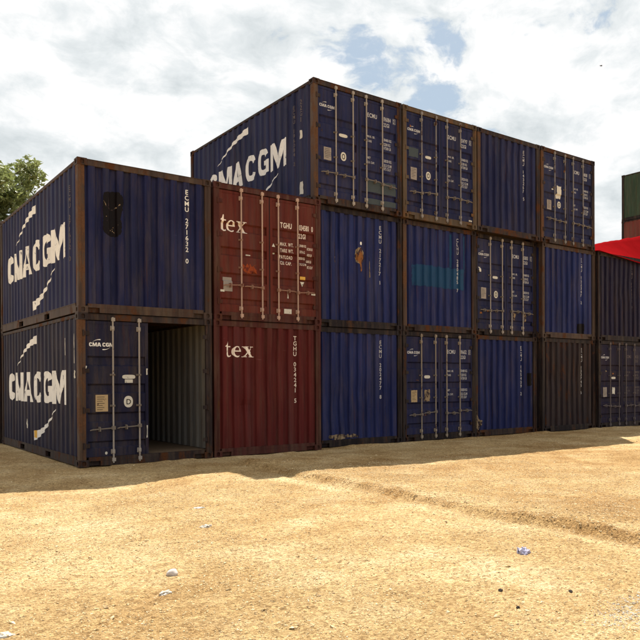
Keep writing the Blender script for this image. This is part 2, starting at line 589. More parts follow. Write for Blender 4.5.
def casting_mesh():
    # 162 x 178 x 118 block with an oval pocket in front, side and top
    mb = MB()
    w, d, h = 0.162, 0.178, 0.117

    def holed(o, a, b, la, lb, hw, hh, inward):
        o, a, b, inward = Vector(o), Vector(a), Vector(b), Vector(inward)
        c = o + a * la / 2 + b * lb / 2
        k = 12
        ring = []
        for i in range(k):
            t = 2 * math.pi * (i + 0.5) / k
            ct, st = math.cos(t), math.sin(t)
            e = 2 / 3.2
            ring.append(c + a * hw * math.copysign(abs(ct) ** e, ct) + b * hh * math.copysign(abs(st) ** e, st))
        outer = [o + a * la + b * lb, o + b * lb, o, o + a * la]
        for q in range(4):
            seg = [ring[(q * 3 + j) % k] for j in range(4)]
            cur, nxt = outer[q], outer[(q + 1) % 4]
            # q-th quadrant ring points belong to corner q
            mb.quad(cur, nxt, seg[3], seg[2])
            mb.quad(cur, seg[2], seg[1])
            mb.quad(cur, seg[1], seg[0])
        deep = [p + inward for p in ring]
        for i in range(k):
            j = (i + 1) % k
            mb.quad(ring[i], ring[j], deep[j], deep[i])
        mb.quad(*deep)

    holed((0, 0, 0), (1, 0, 0), (0, 0, 1), w, h, 0.034, 0.040, (0, 0.03, 0))          # front
    holed((0, d, 0), (0, -1, 0), (0, 0, 1), d, h, 0.040, 0.034, (0.03, 0, 0))         # outer side
    holed((0, 0, h), (1, 0, 0), (0, 1, 0), w, d, 0.034, 0.058, (0, 0, -0.03))         # top
    mb.quad((0, 0, 0), (0, d, 0), (w, d, 0), (w, 0, 0))
    mb.quad((w, 0, 0), (w, d, 0), (w, d, h), (w, 0, h))
    mb.quad((w, d, 0), (0, d, 0), (0, d, h), (w, d, h))
    return mb.mesh('corner_casting')


def post_mesh():
    mb = MB()
    prof = [(0.006, 0.006), (0.060, 0.006), (0.066, 0.016), (0.122, 0.016), (0.122, 0.060), (0.060, 0.060), (0.050, 0.130), (0.006, 0.130)]
    z0, z1 = 0.117, H - 0.119
    n = len(prof)
    for z in (z0, z1):
        mb.v += [(a, b, z) for a, b in prof]
    for i in range(n):
        j = (i + 1) % n
        mb.f.append((i, j, n + j, n + i))
    return mb.mesh('corner_post')


def trap(t0, t1, n, outer, slope, depth):
    """Trapezoid corrugation breakpoints (t, depth)."""
    pitch = (t1 - t0) / n
    inner = pitch - outer - 2 * slope
    pts = [(t0, depth)]
    t = t0 + inner / 2
    for i in range(n):
        pts += [(t, depth), (t + slope, 0.0), (t + slope + outer, 0.0), (t + 2 * slope + outer, depth)]
        t += pitch
    pts.append((t1, depth))
    return pts


END_Y, SIDE_X, DOOR_Y = 0.014, 0.010, 0.034
END_P = trap(0.118, W - 0.118, 9, 0.108, 0.022, 0.044)
SIDE_P = trap(0.128, L - 0.128, 21, 0.080, 0.060, 0.025)
DOOR_P = [(0.16, 0.0), (0.30, 0.0), (0.325, 0.030), (0.40, 0.030), (0.425, 0.0), (0.735, 0.0), (0.762, 0.034), (0.880, 0.034), (0.910, 0.0),
          (1.225, 0.0), (1.252, 0.034), (1.370, 0.034), (1.400, 0.0), (1.695, 0.0), (1.722, 0.034), (1.840, 0.034), (1.870, 0.0), (2.43, 0.0)]


def depth_at(P, t):
    if t <= P[0][0]:
        return P[0][1]
    for (a, da), (b, db) in zip(P, P[1:]):
        if t <= b:
            return da if b - a < 1e-9 else da + (db - da) * (t - a) / (b - a)
    return P[-1][1]


def dent(k, u, v):
    # shallow bow and a few dents, different for every panel
    if k is None:
        return 0.0
    r = DENTS.setdefault(k, [(q.uniform(0.3, 2.1), q.uniform(0.4, 2.2), q.uniform(0.12, 0.42), q.uniform(-0.006, 0.026)) for q in [random.Random(k * 13 + 5)] for _ in range(7)])
    w = math.sin(math.pi * min(1, max(0, (u - 0.118) / (W - 0.236)))) * math.sin(math.pi * min(1, max(0, (v - 0.14) / (H - 0.23))))
    d = (random.Random(k).uniform(-0.004, 0.012)) + sum(a * math.exp(-((u - cu) ** 2 + (v - cv) ** 2) / (rr * rr)) for cu, cv, rr, a in r)
    return d * min(1.0, w * 2.2)


DENTS = {}


def corr_end_dented(k):
    mb = MB()
    rows = 20
    P = END_P
    z0, z1 = 0.14, H - 0.09
    for j in range(rows + 1):
        z = z0 + (z1 - z0) * j / rows
        mb.v += [(t, END_Y + d + dent(k, t, z), z) for t, d in P]
    n = len(P)
    for j in range(rows):
        for i in range(n - 1):
            q = j * n + i
            mb.f.append((q, q + 1, q + n + 1, q + n))
    return mb.mesh('end_wall')


def corr_end():
    mb = MB()
    for (a, da), (b, db) in zip(END_P, END_P[1:]):
        mb.quad((a, END_Y + da, 0.14), (b, END_Y + db, 0.14), (b, END_Y + db, H - 0.09), (a, END_Y + da, H - 0.09))
    return mb.mesh('end_wall')


def corr_side(off=0.0, flip=False):
    mb = MB()
    for (a, da), (b, db) in zip(SIDE_P, SIDE_P[1:]):
        q = [(SIDE_X + da + off, a, 0.15), (SIDE_X + da + off, a, H - 0.05), (SIDE_X + db + off, b, H - 0.05), (SIDE_X + db + off, b, 0.15)]
        mb.quad(*q)
    return mb.mesh('side_wall')


def bottom_rail_mesh():
    mb = MB()
    x0, x1 = 0.006, 0.060
    z0, z1 = 0.012, 0.162
    pockets = [(L / 2 - 1.025 - 0.18, L / 2 - 1.025 + 0.18), (L / 2 + 1.025 - 0.18, L / 2 + 1.025 + 0.18)]
    y = 0.179
    for a, b in pockets:
        mb.box(x0, x1, y, a, z0, z1)
        mb.box(x0, x1, a, b, 0.128, z1)
        mb.box(x0, x1, a, b, z0, 0.020)
        mb.box(x1 + 0.25, x1 + 0.26, a, b, 0.02, 0.128)
        y = b
    mb.box(x0, x1, y, L - 0.179, z0, z1)
    mb.box(0.0, 0.012, 0.179, L - 0.179, z1 - 0.004, z1 + 0.010)
    return mb.mesh('bottom_rail')


def top_rail_mesh():
    return MB().box(0.005, 0.065, 0.179, L - 0.179, H - 0.082, H - 0.020).mesh('top_rail', bevel=0.006)


def header_mesh():
    mb = MB()
    mb.box(0.163, W - 0.163, 0.010, 0.09, H - 0.115, H - 0.018)
    mb.box(0.163, W - 0.163, 0.002, 0.06, H - 0.016, H - 0.010)
    return mb.mesh('header_beam')


def sill_mesh():
    mb = MB()
    mb.box(0.163, W - 0.163, 0.012, 0.10, 0.092, 0.158)
    mb.box(0.360, W - 0.360, 0.008, 0.10, 0.008, 0.091)
    mb.box(0.163, 0.359, 0.07, 0.10, 0.012, 0.091)
    mb.box(W - 0.359, W - 0.163, 0.07, 0.10, 0.012, 0.091)
    return mb.mesh('sill_beam')


def roof_mesh():
    mb = MB()
    P = trap(0.10, L - 0.10, 26, 0.09, 0.03, 0.018)
    for (a, da), (b, db) in zip(P, P[1:]):
        mb.quad((0.066, a, H - 0.022 - da), (W - 0.066, a, H - 0.022 - da), (W - 0.066, b, H - 0.022 - db), (0.066, b, H - 0.022 - db))
    return mb.mesh('roof_panel')


def floor_mesh():
    mb = MB().box(0.062, W - 0.062, 0.101, L - 0.101, 0.132, 0.160)
    for i in range(8):
        y = 0.45 + i * 0.72
        mb.box(0.062, W - 0.062, y, y + 0.05, 0.03, 0.131)
    return mb.mesh('floor')


# door hardware (leaf-local frame is the container's)
LEAF = [(0.100, 1.208), (1.230, W - 0.100)]
BARS = [[0.575, 1.035], [1.405, 1.860]]


def leaf_mesh(s):
    mb = MB()
    a, b = LEAF[s]
    e = 0.055
    y0 = DOOR_Y - 0.006
    mb.box(a, a + e, y0, y0 + 0.05, 0.160, 2.462)
    mb.box(b - e, b, y0, y0 + 0.05, 0.160, 2.462)
    mb.box(a + e, b - e, y0, y0 + 0.05, 2.412, 2.462)
    P = [p for p in DOOR_P]
    P[0], P[-1] = (0.160, 0.0), (2.412, 0.0)
    for (t, d), (t2, d2) in zip(P, P[1:]):
        mb.quad((a + e, DOOR_Y + d, t), (b - e, DOOR_Y + d, t), (b - e, DOOR_Y + d2, t2), (a + e, DOOR_Y + d2, t2))
    mb.quad((a + e, y0 + 0.05, 0.16), (a + e, y0 + 0.05, 2.41), (b - e, y0 + 0.05, 2.41), (b - e, y0 + 0.05, 0.16))
    return mb.mesh('door_leaf')


def bar_mesh():
    mb = MB()
    mb.tube((0, -0.034, 0.045), (0, -0.034, 2.535), 0.0148, k=10)
    for z, s in ((0.10, 1), (2.495, -1)):          # cams
        mb.box(-0.024, 0.036, -0.048, -0.010, z - 0.030, z + 0.030)
    me = mb.mesh('locking_bar')
    return me


def bracket_mesh():
    mb = MB()
    mb.box(-0.036, 0.036, -0.016, 0.0, -0.042, 0.042)
    mb.box(-0.024, 0.024, -0.056, -0.016, -0.030, 0.030)
    return mb.mesh('bar_bracket', bevel=0.006)


def guide_mesh():
    mb = MB()
    mb.box(-0.046, 0.046, -0.012, 0.0, -0.018, 0.018)
    mb.box(-0.026, 0.026, -0.056, -0.012, -0.016, 0.016)
    return mb.mesh('bar_guide', bevel=0.004)


def handle_mesh():
    mb = MB()
    mb.box(-0.34, 0.02, -0.064, -0.054, -0.010, 0.010)
    mb.box(-0.030, 0.030, -0.066, -0.012, -0.030, 0.030)
    mb.tube((-0.34, -0.058, 0.0), (-0.40, -0.052, -0.01), 0.013, 0.009, k=8)
    mb.box(-0.250, -0.222, -0.050, 0.0, -0.042, 0.038)       # retainer plate
    mb.box(-0.246, -0.226, -0.080, -0.066, -0.040, 0.030)    # hasp
    return mb.mesh('handle')


def hinge_mesh():
    mb = MB()
    mb.box(-0.012, 0.085, -0.012, 0.006, -0.035, 0.035)
    mb.tube((-0.012, -0.012, -0.052), (-0.012, -0.012, 0.052), 0.016, k=8)
    return mb.mesh('hinge')


def gasket_mesh():
    return MB().box(1.209, 1.229, DOOR_Y - 0.002, DOOR_Y + 0.03, 0.162, 2.46).mesh('door_gasket')


# ------------------------------------------------------------------ lettering: flat print draped on the steel profile
_font = bpy.data.curves.new('glyph', 'FONT')
_font.align_x = 'LEFT'
_fob = bpy.data.objects.new('glyph', _font)
col.objects.link(_fob)
GLYPH = {}


def glyph(ch, bold=0.012):
    k = (ch, bold)
    if k not in GLYPH:
        _font.body = ch
        _font.size = 1.0
        _font.offset = bold
        _font.resolution_u = 3
        bpy.context.view_layer.update()
        dg = bpy.context.evaluated_depsgraph_get()
        me = bpy.data.meshes.new_from_object(_fob.evaluated_get(dg))
        v = [(p.co.x, p.co.y) for p in me.vertices]
        f = [tuple(p.vertices) for p in me.polygons]
        bpy.data.meshes.remove(me)
        if v:
            x0 = min(p[0] for p in v)
            w = max(p[0] for p in v) - x0
            v = [(p[0] - x0, p[1]) for p in v]
        else:
            w = 0.25
        GLYPH[k] = (v, f, w)
    return GLYPH[k]


class Flat:
    """2D triangles/polygons in (u, v)."""
    def __init__(self):
        self.v, self.f = [], []

    def text(self, s, u, v, h, squeeze=1.0, bold=0.012, gap=0.10):
        sc = h / 0.70
        for ch in s:
            if ch == ' ':
                u += 0.34 * sc * squeeze
                continue
            gv_, gf_, w = glyph(ch, bold)
            n = len(self.v)
            self.v += [(u + a * sc * squeeze, v + b * sc) for a, b in gv_]
            self.f += [tuple(i + n for i in q) for q in gf_]
            u += (w + gap) * sc * squeeze
        return u

    def stack(self, s, u, vtop, vbot, cw):
        """Upright characters one below the other."""
        n = len(s)
        step = (vtop - vbot) / n
        for i, ch in enumerate(s):
            if ch == ' ':
                continue
            gv_, gf_, w = glyph(ch, 0.014)
            sc = step * 0.80 / 0.70
            sx = min(sc, cw / max(w, 0.2))
            k = len(self.v)
            y = vtop - (i + 1) * step
            self.v += [(u + (a - w / 2) * sx, y + b * sc) for a, b in gv_]
            self.f += [tuple(j + k for j in q) for q in gf_]

    def poly(self, *loops, at=(0, 0), sc=(1, 1)):
        pts = []
        L3 = []
        for lp in loops:
            L3.append([Vector((at[0] + a * sc[0], at[1] + b * sc[1], 0)) for a, b in lp])
            pts += L3[-1]
        n = len(self.v)
        self.v += [(p.x, p.y) for p in pts]
        for t in tessellate_polygon(L3):
            a, b, c = [Vector(self.v[n + i]) for i in t]
            t = t if (b - a).cross(c - a) > 0 else (t[0], t[2], t[1])
            self.f.append(tuple(n + i for i in t))

    def rect(self, u0, u1, v0, v1):
        self.poly([(u0, v0), (u1, v0), (u1, v1), (u0, v1)])

    def mesh(self, name, face, P=None, axis=0, lift=0.003, k=None):
        """face: 'end' (u=x), 'door' (u=x) or 'side' (u = L - y). P: profile along u (axis 0) or v (axis 1)."""
        bm = bmesh.new()
        vs_ = [bm.verts.new((a, b, 0)) for a, b in self.v]
        for q in self.f:
            try:
                bm.faces.new([vs_[i] for i in q])
            except ValueError:
                pass
        if P:
            lo = min(p[axis] for p in self.v)
            hi = max(p[axis] for p in self.v)
            for t, _ in P:
                tt = (L - t) if face == 'side' else t
                if lo < tt < hi:
                    co = (tt, 0, 0) if axis == 0 else (0, tt, 0)
                    no = (1, 0, 0) if axis == 0 else (0, 1, 0)
                    bmesh.ops.bisect_plane(bm, geom=bm.verts[:] + bm.edges[:] + bm.faces[:], plane_co=co, plane_no=no, dist=1e-5)
        if k is not None and face == 'end':
            for j in range(1, 20):
                zz = 0.14 + (H - 0.23) * j / 20
                bmesh.ops.bisect_plane(bm, geom=bm.verts[:] + bm.edges[:] + bm.faces[:], plane_co=(0, zz, 0), plane_no=(0, 1, 0), dist=1e-5)
        for v in bm.verts:
            u, w = v.co.x, v.co.y
            if face == 'side':
                y = L - u
                v.co = (SIDE_X + depth_at(P, y) - lift, y, w)
            elif face == 'end':
                v.co = (u, END_Y + depth_at(P, u) + (dent(k, u, w) if k is not None else 0.0) - lift, w)
            else:
                v.co = (u, DOOR_Y + depth_at(P, w) - lift, w)
        me = bpy.data.meshes.new(name)
        bm.to_mesh(me)
        bm.free()
        me.materials.append(None)
        return me


bpy.context.view_layer.update()


def arc(cx, cy, rx, ry, a0, a1, n, e=0.72):
    out = []
    for i in range(n + 1):
        t = math.radians(a0 + (a1 - a0) * i / n)
        c, s = math.cos(t), math.sin(t)
        out.append((cx + rx * math.copysign(abs(c) ** e, c), cy + ry * math.copysign(abs(s) ** e, s)))
    return out


G_M = [[(0, 0), (0, 1), (0.29, 1), (0.5, 0.42), (0.71, 1), (1, 1), (1, 0), (0.79, 0), (0.79, 0.62), (0.575, 0.02), (0.425, 0.02), (0.21, 0.62), (0.21, 0)]]
G_A = [[(0, 0), (0.31, 1), (0.69, 1), (1, 0), (0.72, 0), (0.66, 0.2), (0.34, 0.2), (0.28, 0)], [(0.40, 0.40), (0.60, 0.40), (0.5, 0.76)]]
G_C = [arc(0.5, 0.5, 0.5, 0.5, 22, 338, 20) + arc(0.5, 0.5, 0.17, 0.29, 332, 28, 16)]
G_G = [arc(0.5, 0.5, 0.5, 0.5, 24, 300, 20) + [(1.0, 0.06), (1.0, 0.54), (0.54, 0.54), (0.54, 0.36), (0.74, 0.36), (0.74, 0.24)] + arc(0.5, 0.5, 0.17, 0.29, 286, 30, 14)]
SER_T = [[(0.0, 0.93), (0.0, 1.0), (0.20, 1.12), (0.34, 1.42), (0.46, 1.42), (0.46, 1.0), (0.78, 1.0), (0.78, 0.90), (0.46, 0.90), (0.46, 0.24), (0.54, 0.12),
          (0.70, 0.11), (0.84, 0.18), (0.84, 0.08), (0.66, -0.01), (0.40, -0.03), (0.22, 0.04), (0.16, 0.20), (0.16, 0.93)]]
SER_E = [arc(0.5, 0.49, 0.5, 0.52, 4, 318, 26, 1.0) + arc(0.56, 0.46, 0.34, 0.36, 312, 184, 12, 1.0) + [(0.235, 0.50), (1.0, 0.50)],
         arc(0.5, 0.60, 0.235, 0.33, 180, 0, 10, 1.0)]


def swoosh(p0, p1, bow, w1, n=14):
    """Tapered arc from thin p0 to thick p1."""
    p0, p1 = Vector(p0), Vector(p1)
    d = p1 - p0
    nrm = Vector((-d.y, d.x)).normalized()
    a, b = [], []
    for i in range(n + 1):
        t = i / n
        c = p0 + d * t + nrm * bow * 4 * t * (1 - t)
        tg = d + nrm * bow * 4 * (1 - 2 * t)
        m = Vector((-tg.y, tg.x)).normalized()
        w = 0.5 * w1 * (0.08 + 0.92 * t ** 1.3)
        a.append(tuple(c + m * w))
        b.append(tuple(c - m * w))
    return a + b[::-1]


def line_logo(fl, u, v, h):
    """The two-word wordmark at small size, width about 5.4 h."""
    x = u
    for g, w in ((G_C, 0.80), (G_M, 1.10), (G_A, 1.0), (None, 0.28), (G_C, 0.80), (G_G, 0.88), (G_M, 1.10)):
        if g:
            fl.poly(*g, at=(x, v), sc=(w * h, h))
            x += (w + 0.07) * h
        else:
            x += w * h
    fl.poly(swoosh((u + 0.9 * h, v + 1.15 * h), (u + 2.9 * h, v + 1.75 * h), 0.22 * h, 0.26 * h))
    fl.poly(swoosh((u + 5.4 * h, v - 0.15 * h), (u + 3.4 * h, v - 0.75 * h), 0.22 * h, 0.26 * h))


def tex_word(fl, u, v, xh, k=1.0):
    fl.poly(*SER_T, at=(u, v), sc=(0.72 * xh * k, xh))
    fl.poly(*SER_E, at=(u + 0.66 * xh * k, v), sc=(0.92 * xh * k, xh))
    x = u + 1.66 * xh * k
    s = xh
    sx = xh * 1.12 * k
    q = lambda pts: fl.poly(pts, at=(x, v), sc=(sx, s))
    q([(0.10, 0.94), (0.38, 0.94), (0.90, 0.06), (0.60, 0.06)])                       # thick stroke
    q([(0.53, 0.64), (0.70, 0.94), (0.82, 0.94), (0.575, 0.565)])                     # thin, upper
    q([(0.42, 0.36), (0.22, 0.06), (0.11, 0.06), (0.365, 0.455)])                     # thin, lower
    q([(0.0, 0.942), (0.48, 0.942), (0.48, 1.0), (0.0, 1.0)])
    q([(0.60, 0.942), (0.96, 0.942), (0.96, 1.0), (0.60, 1.0)])
    q([(0.50, 0.0), (1.02, 0.0), (1.02, 0.058), (0.50, 0.058)])
    q([(-0.02, 0.0), (0.34, 0.0), (0.34, 0.058), (-0.02, 0.058)])


def ragged(u0, u1, v0, v1, amp=0.02, n=8, seed=1):
    r = random.Random(seed)
    pts = []
    for (a, b) in (((u0, v0), (u1, v0)), ((u1, v0), (u1, v1)), ((u1, v1), (u0, v1)), ((u0, v1), (u0, v0))):
        for i in range(n):
            t = i / n
            pts.append((a[0] + (b[0] - a[0]) * t + r.uniform(-amp, amp), a[1] + (b[1] - a[1]) * t + r.uniform(-amp, amp)))
    return pts


WHITE = worn('white_print', (0.74, 0.72, 0.68), (0.05, 0.05, 0.09), 0.46, 0.6, 1)
WHITE_SMALL = worn('white_print_small', (0.46, 0.45, 0.46), (0.03, 0.03, 0.06), 0.36, 0.6, 2)
CREAM_RED = worn('cream_print', (0.75, 0.64, 0.55), (0.14, 0.03, 0.02), 0.40, 0.6, 3)
STEEL = worn('galvanised_bar', (0.30, 0.26, 0.225), (0.08, 0.04, 0.02), 0.42, 0.55, 4, 9.0)
STEEL_RED = worn('cream_painted_bar', (0.40, 0.27, 0.21), (0.12, 0.07, 0.04), 0.40, 0.55, 5, 9.0)
STEEL_DARK = worn('dim_painted_bar', (0.11, 0.09, 0.09), (0.08, 0.04, 0.03), 0.45, 0.6, 6, 9.0)
STEEL_TAN = worn('tan_bar', (0.26, 0.21, 0.16), (0.07, 0.03, 0.015), 0.56, 0.6, 20, 7.0)
STEEL_OLD = worn('old_grey_bar', (0.21, 0.19, 0.18), (0.06, 0.028, 0.015), 0.60, 0.6, 21, 6.0)
RUBBER = plain('rubber', (0.012, 0.012, 0.013), 0.75)
FLOORM = plain('floor_ply', (0.12, 0.08, 0.05), 0.85)
PLATE = worn('data_plate_metal', (0.40, 0.29, 0.16), (0.10, 0.05, 0.03), 0.50, 0.5, 7)
PLATE_GREY = worn('data_plate_grey', (0.27, 0.23, 0.20), (0.10, 0.07, 0.06), 0.35, 0.5, 8)
STICKER = worn('pale_sticker', (0.56, 0.53, 0.46), (0.05, 0.05, 0.07), 0.46, 0.6, 9)
DARKP = worn('dark_patch_paint', (0.0045, 0.0025, 0.003), (0.02, 0.008, 0.007), 0.32, 0.6, 10)
TEALP = worn('teal_patch_paint', (0.009, 0.044, 0.105), (0.010, 0.024, 0.080), 0.48, 0.5, 11, 5.0)
GREYP = worn('grey_primer_paint', (0.05, 0.062, 0.068), (0.03, 0.02, 0.02), 0.30, 0.6, 12, 6.0)
ORANGE = worn('bare_rust_scar', (0.24, 0.095, 0.03), (0.035, 0.022, 0.03), 0.68, 0.85, 13, 9.0)
SMEAR = worn('orange_smear', (0.24, 0.045, 0.012), (0.10, 0.017, 0.01), 0.66, 0.7, 14, 12.0)
YELLOW = worn('yellow_sticker', (0.62, 0.36, 0.07), (0.25, 0.10, 0.03), 0.25, 0.6, 15)
SCUFF = worn('pale_scuff', (0.26, 0.19, 0.115), (0.03, 0.02, 0.025), 0.80, 0.85, 16, 8.0)
FITTING = worn('dim_fitting', (0.15, 0.125, 0.105), (0.06, 0.03, 0.018), 0.5, 0.6, 18, 9.0)
FITTING_RED = worn('dim_red_fitting', (0.22, 0.12, 0.085), (0.09, 0.03, 0.018), 0.5, 0.6, 19, 9.0)
BLACK = worn('black_print', (0.02, 0.02, 0.02), (0.2, 0.15, 0.1), 0.1, 0.6, 17)
GREYIN = paint('grey_inner_paint', (0.140, 0.135, 0.130), 0.20, 0.5, 0.5, 31, 0.6, fadecol=(0.20, 0.17, 0.12))

PANEL = [0]


def put(parent, name, fl, mat, face, lift=0.003):
    P, ax = {'end': (END_P, 0), 'side': (SIDE_P, 0), 'door': (DOOR_P, 1)}[face]
    k = parent.get('panel') if face == 'end' else None
    return link(name, fl.mesh(name, face, P, ax, lift, k), mat, parent)


def stack_words(parent, s_, u, vtop, vbot, cw, mat, face, lift):
    step = (vtop - vbot) / len(s_)
    k = 0
    for wd in s_.split(' '):
        f_ = Flat()
        f_.stack(wd, u, vtop - k * step, vtop - (k + len(wd)) * step, cw)
        put(parent, 'lettering', f_, mat, face, lift)
        k += len(wd) + 1


def container(x, y, z, label, kind, body, frame, group, rz=0.0, bar=None, spec=None, open_right=False, rusty_post=None, name='shipping_container'):
    spec = spec or {}
    root = bpy.data.objects.new(name, None)
    root.empty_display_size = 0.3
    col.objects.link(root)
    root.location = (x, y, z)
    root.rotation_euler = (0, 0, rz)
    tag(root, label, 'container', group)
    cst = cached('casting', casting_mesh)
    pst = cached('post', post_mesh)
    for sx in (0, 1):
        for sy in (0, 1):
            ox, oy = (W if sx else 0), (L if sy else 0)
            scl = (-1 if sx else 1, -1 if sy else 1, 1)
            pm = rusty_post if (rusty_post and sx == 0 and sy == 0) else frame
            link('corner_post', pst, pm, root, (ox, oy, 0), scale=scl)
            link('corner_casting', cst, frame, root, (ox, oy, 0.0), scale=scl)
            link('corner_casting', cst, frame, root, (ox, oy, H - 0.119), scale=scl)
    for sx in (0, 1):
        ox = W if sx else 0
        scl = (-1 if sx else 1, 1, 1)
        link('side_wall', cached('side', corr_side), body, root, (ox, 0, 0), scale=scl)
        link('bottom_rail', cached('brail', bottom_rail_mesh), frame, root, (ox, 0, 0), scale=scl)
        link('top_rail', cached('trail', top_rail_mesh), frame, root, (ox, 0, 0), scale=scl)
        if open_right:
            link('inner_wall', cached('inner', lambda: corr_side(0.005)), GREYIN, root, (ox, 0, 0), scale=scl)
    for sy in (0, 1):
        oy = L if sy else 0
        scl = (1, -1 if sy else 1, 1)
        link('header_beam', cached('header', header_mesh), frame, root, (0, oy, 0), scale=scl)
        link('sill_beam', cached('sill', sill_mesh), frame, root, (0, oy, 0), scale=scl)
    link('roof_panel', cached('roof', roof_mesh), frame, root)
    link('floor', cached('floor', floor_mesh), FLOORM, root)
    link('end_wall', cached('end', corr_end), body, root, (0, L, 0), scale=(1, -1, 1))
    if kind == 'end':
        PANEL[0] += 1
        root['panel'] = PANEL[0]
        link('end_wall', corr_end_dented(PANEL[0]), body, root)
        if 'number' in spec:
            stack_words(root, spec['number'], spec.get('nu', 1.955), 2.36, spec.get('nb', 1.02), 0.078, spec.get('print', WHITE_SMALL), 'end', 0.003)
        return root, []
    leaves = []
    bar = bar or STEEL
    fit = {STEEL: FITTING, STEEL_TAN: FITTING, STEEL_OLD: FITTING, STEEL_RED: FITTING_RED}.get(bar, bar)
    if not open_right:
        link('door_gasket', cached('gasket', gasket_mesh), RUBBER, root)
    for s in (0, 1):
        if s == 1 and open_right:
            for zz in (0.35, 0.95, 1.62, 2.25):
                link('hinge', cached('hinge', hinge_mesh), frame, root, (LEAF[1][1], DOOR_Y - 0.02, zz), scale=(-1, 1, 1))
            break
        leaf = link('door_leaf', cached(('leaf', s), lambda: leaf_mesh(s)), body, root)
        leaves.append(leaf)
        sg = 1 if s == 0 else -1
        for bx in BARS[s]:
            link('locking_bar', cached('bar', bar_mesh), bar, leaf, (bx, DOOR_Y - 0.006, 0), scale=(sg, 1, 1))
            for zz in (0.235, 2.345):
                link('bar_bracket', cached('bracket', bracket_mesh), bar, leaf, (bx, DOOR_Y - 0.002, zz))
            for zz in (1.02, 1.55):
                link('bar_guide', cached('guide', guide_mesh), fit, leaf, (bx, DOOR_Y - 0.002, zz))
            link('handle', cached('handle', handle_mesh), fit, leaf, (bx, DOOR_Y - 0.004, 0.655 + random.uniform(-0.035, 0.035)),
                 rot=(0, random.uniform(-0.07, 0.07), 0), scale=(sg, 1, 1))
        hx = LEAF[0][0] if s == 0 else LEAF[1][1]
        for zz in (0.35, 0.95, 1.62, 2.25):
            link('hinge', cached('hinge', hinge_mesh), frame, leaf, (hx, DOOR_Y - 0.008, zz), scale=(sg, 1, 1))
    return root, leaves


def door_print_left(leaf, plate=PLATE_GREY, oval=True, label_z=1.50):
    q = random.Random(len(bpy.data.objects))
    j = lambda a=0.02: q.uniform(-a, a)
    fl = Flat()
    line_logo(fl, 0.165 + j(0.008), 2.045 + j(), 0.062)
    put(leaf, 'logo', fl, WHITE_SMALL, 'door')
    a, b = j(), j()
    fl = Flat()
    fl.poly(ragged(0.27 + a, 0.46 + a, 0.93 + b, 1.20 + b + j(), 0.004, 4, q.randint(1, 99)))
    put(leaf, 'data_plate', fl, plate, 'door', 0.006)
    fl = Flat()
    for i in range(6):
        fl.rect(0.295 + a, 0.295 + a + q.uniform(0.08, 0.15), 1.165 + b - i * 0.036, 1.172 + b - i * 0.036)
    put(leaf, 'lettering', fl, BLACK, 'door', 0.0085)
    lz = label_z + j(0.03)
    fl = Flat()
    fl.poly(arc(0.80 + j(), lz, 0.105 + j(0.012), 0.034 + j(0.006), 0, 342, 19, 0.6))
    put(leaf, 'sticker', fl, STICKER, 'door', 0.005)
    if oval:
        cu, cv = 0.805 + j(), 1.085 + j()
        fl = Flat()
        fl.poly(arc(cu, cv, 0.074, 0.094, 0, 345, 23, 0.9))
        put(leaf, 'sticker', fl, STICKER, 'door', 0.005)
        fl = Flat()
        fl.poly(arc(cu, cv, 0.042, 0.058, 0, 345, 23, 0.9), arc(cu, cv, 0.026, 0.040, 345, 0, 23, 0.9))
        put(leaf, 'lettering', fl, BLACK, 'door', 0.0085)
    for i in range(q.randint(1, 3)):
        u, v = q.uniform(0.18, 1.1), q.choice((q.uniform(0.45, 0.7), q.uniform(1.42, 1.68), q.uniform(1.9, 2.3)))
        fl = Flat()
        fl.poly(ragged(u, u + q.uniform(0.03, 0.10), v, v + q.uniform(0.015, 0.06), 0.008, 4, q.randint(1, 999)))
        put(leaf, 'scuff', fl, q.choice((SCUFF, ORANGE, STICKER)), 'door', 0.004)


def door_print_right(leaf, num, mat=None):
    mat = mat or WHITE_SMALL

    def line(t, u, v, h, sq, bold):
        f_ = Flat()
        f_.text(t, u, v, h, sq, bold, 0.13)
        put(leaf, 'lettering', f_, mat, 'door')

    a, b, c = num.split()
    line(a, 1.462, 2.085, 0.092, 0.74, 0.018)
    line(b, 1.925, 2.085, 0.092, 0.50, 0.018)
    line(c, 2.213, 2.090, 0.080, 0.56, 0.018)
    f_ = Flat()
    f_.poly([(2.196, 2.070), (2.270, 2.070), (2.270, 2.186), (2.196, 2.186)], [(2.201, 2.075), (2.201, 2.181), (2.265, 2.181), (2.265, 2.075)])
    put(leaf, 'print_frame', f_, mat, 'door')
    line('22G1', 1.925, 1.962, 0.082, 0.66, 0.016)
    for z, t, n1 in ((1.635, 'MAX. GR.', '30480 KG'), (1.535, 'TARE', '2230 KG'), (1.165, 'NET', '28250 KG'), (1.065, 'CU. CAP.', '33.2 CU.M')):
        line(t, 1.455, z, 0.046, 0.68, 0.02)
        line(n1, 1.925, z, 0.060, 0.54, 0.02)
    for z, n1 in ((1.450, '67200 LB'), (0.985, '1172 CU.F')):
        line(n1, 1.925, z, 0.060, 0.54, 0.02)


LOGO_LOW = ((G_C, 5.28, 4.80), (G_M, 4.64, 4.02), (G_A, 3.90, 3.20), (G_C, 3.03, 2.46), (G_G, 2.36, 1.74), (G_M, 1.67, 0.77))
LOGO_TOP = ((G_C, 4.92, 4.46), (G_M, 4.36, 3.66), (G_A, 3.60, 3.12), (G_C, 2.96, 2.44), (G_G, 2.37, 1.86), (G_M, 1.80, 1.09))


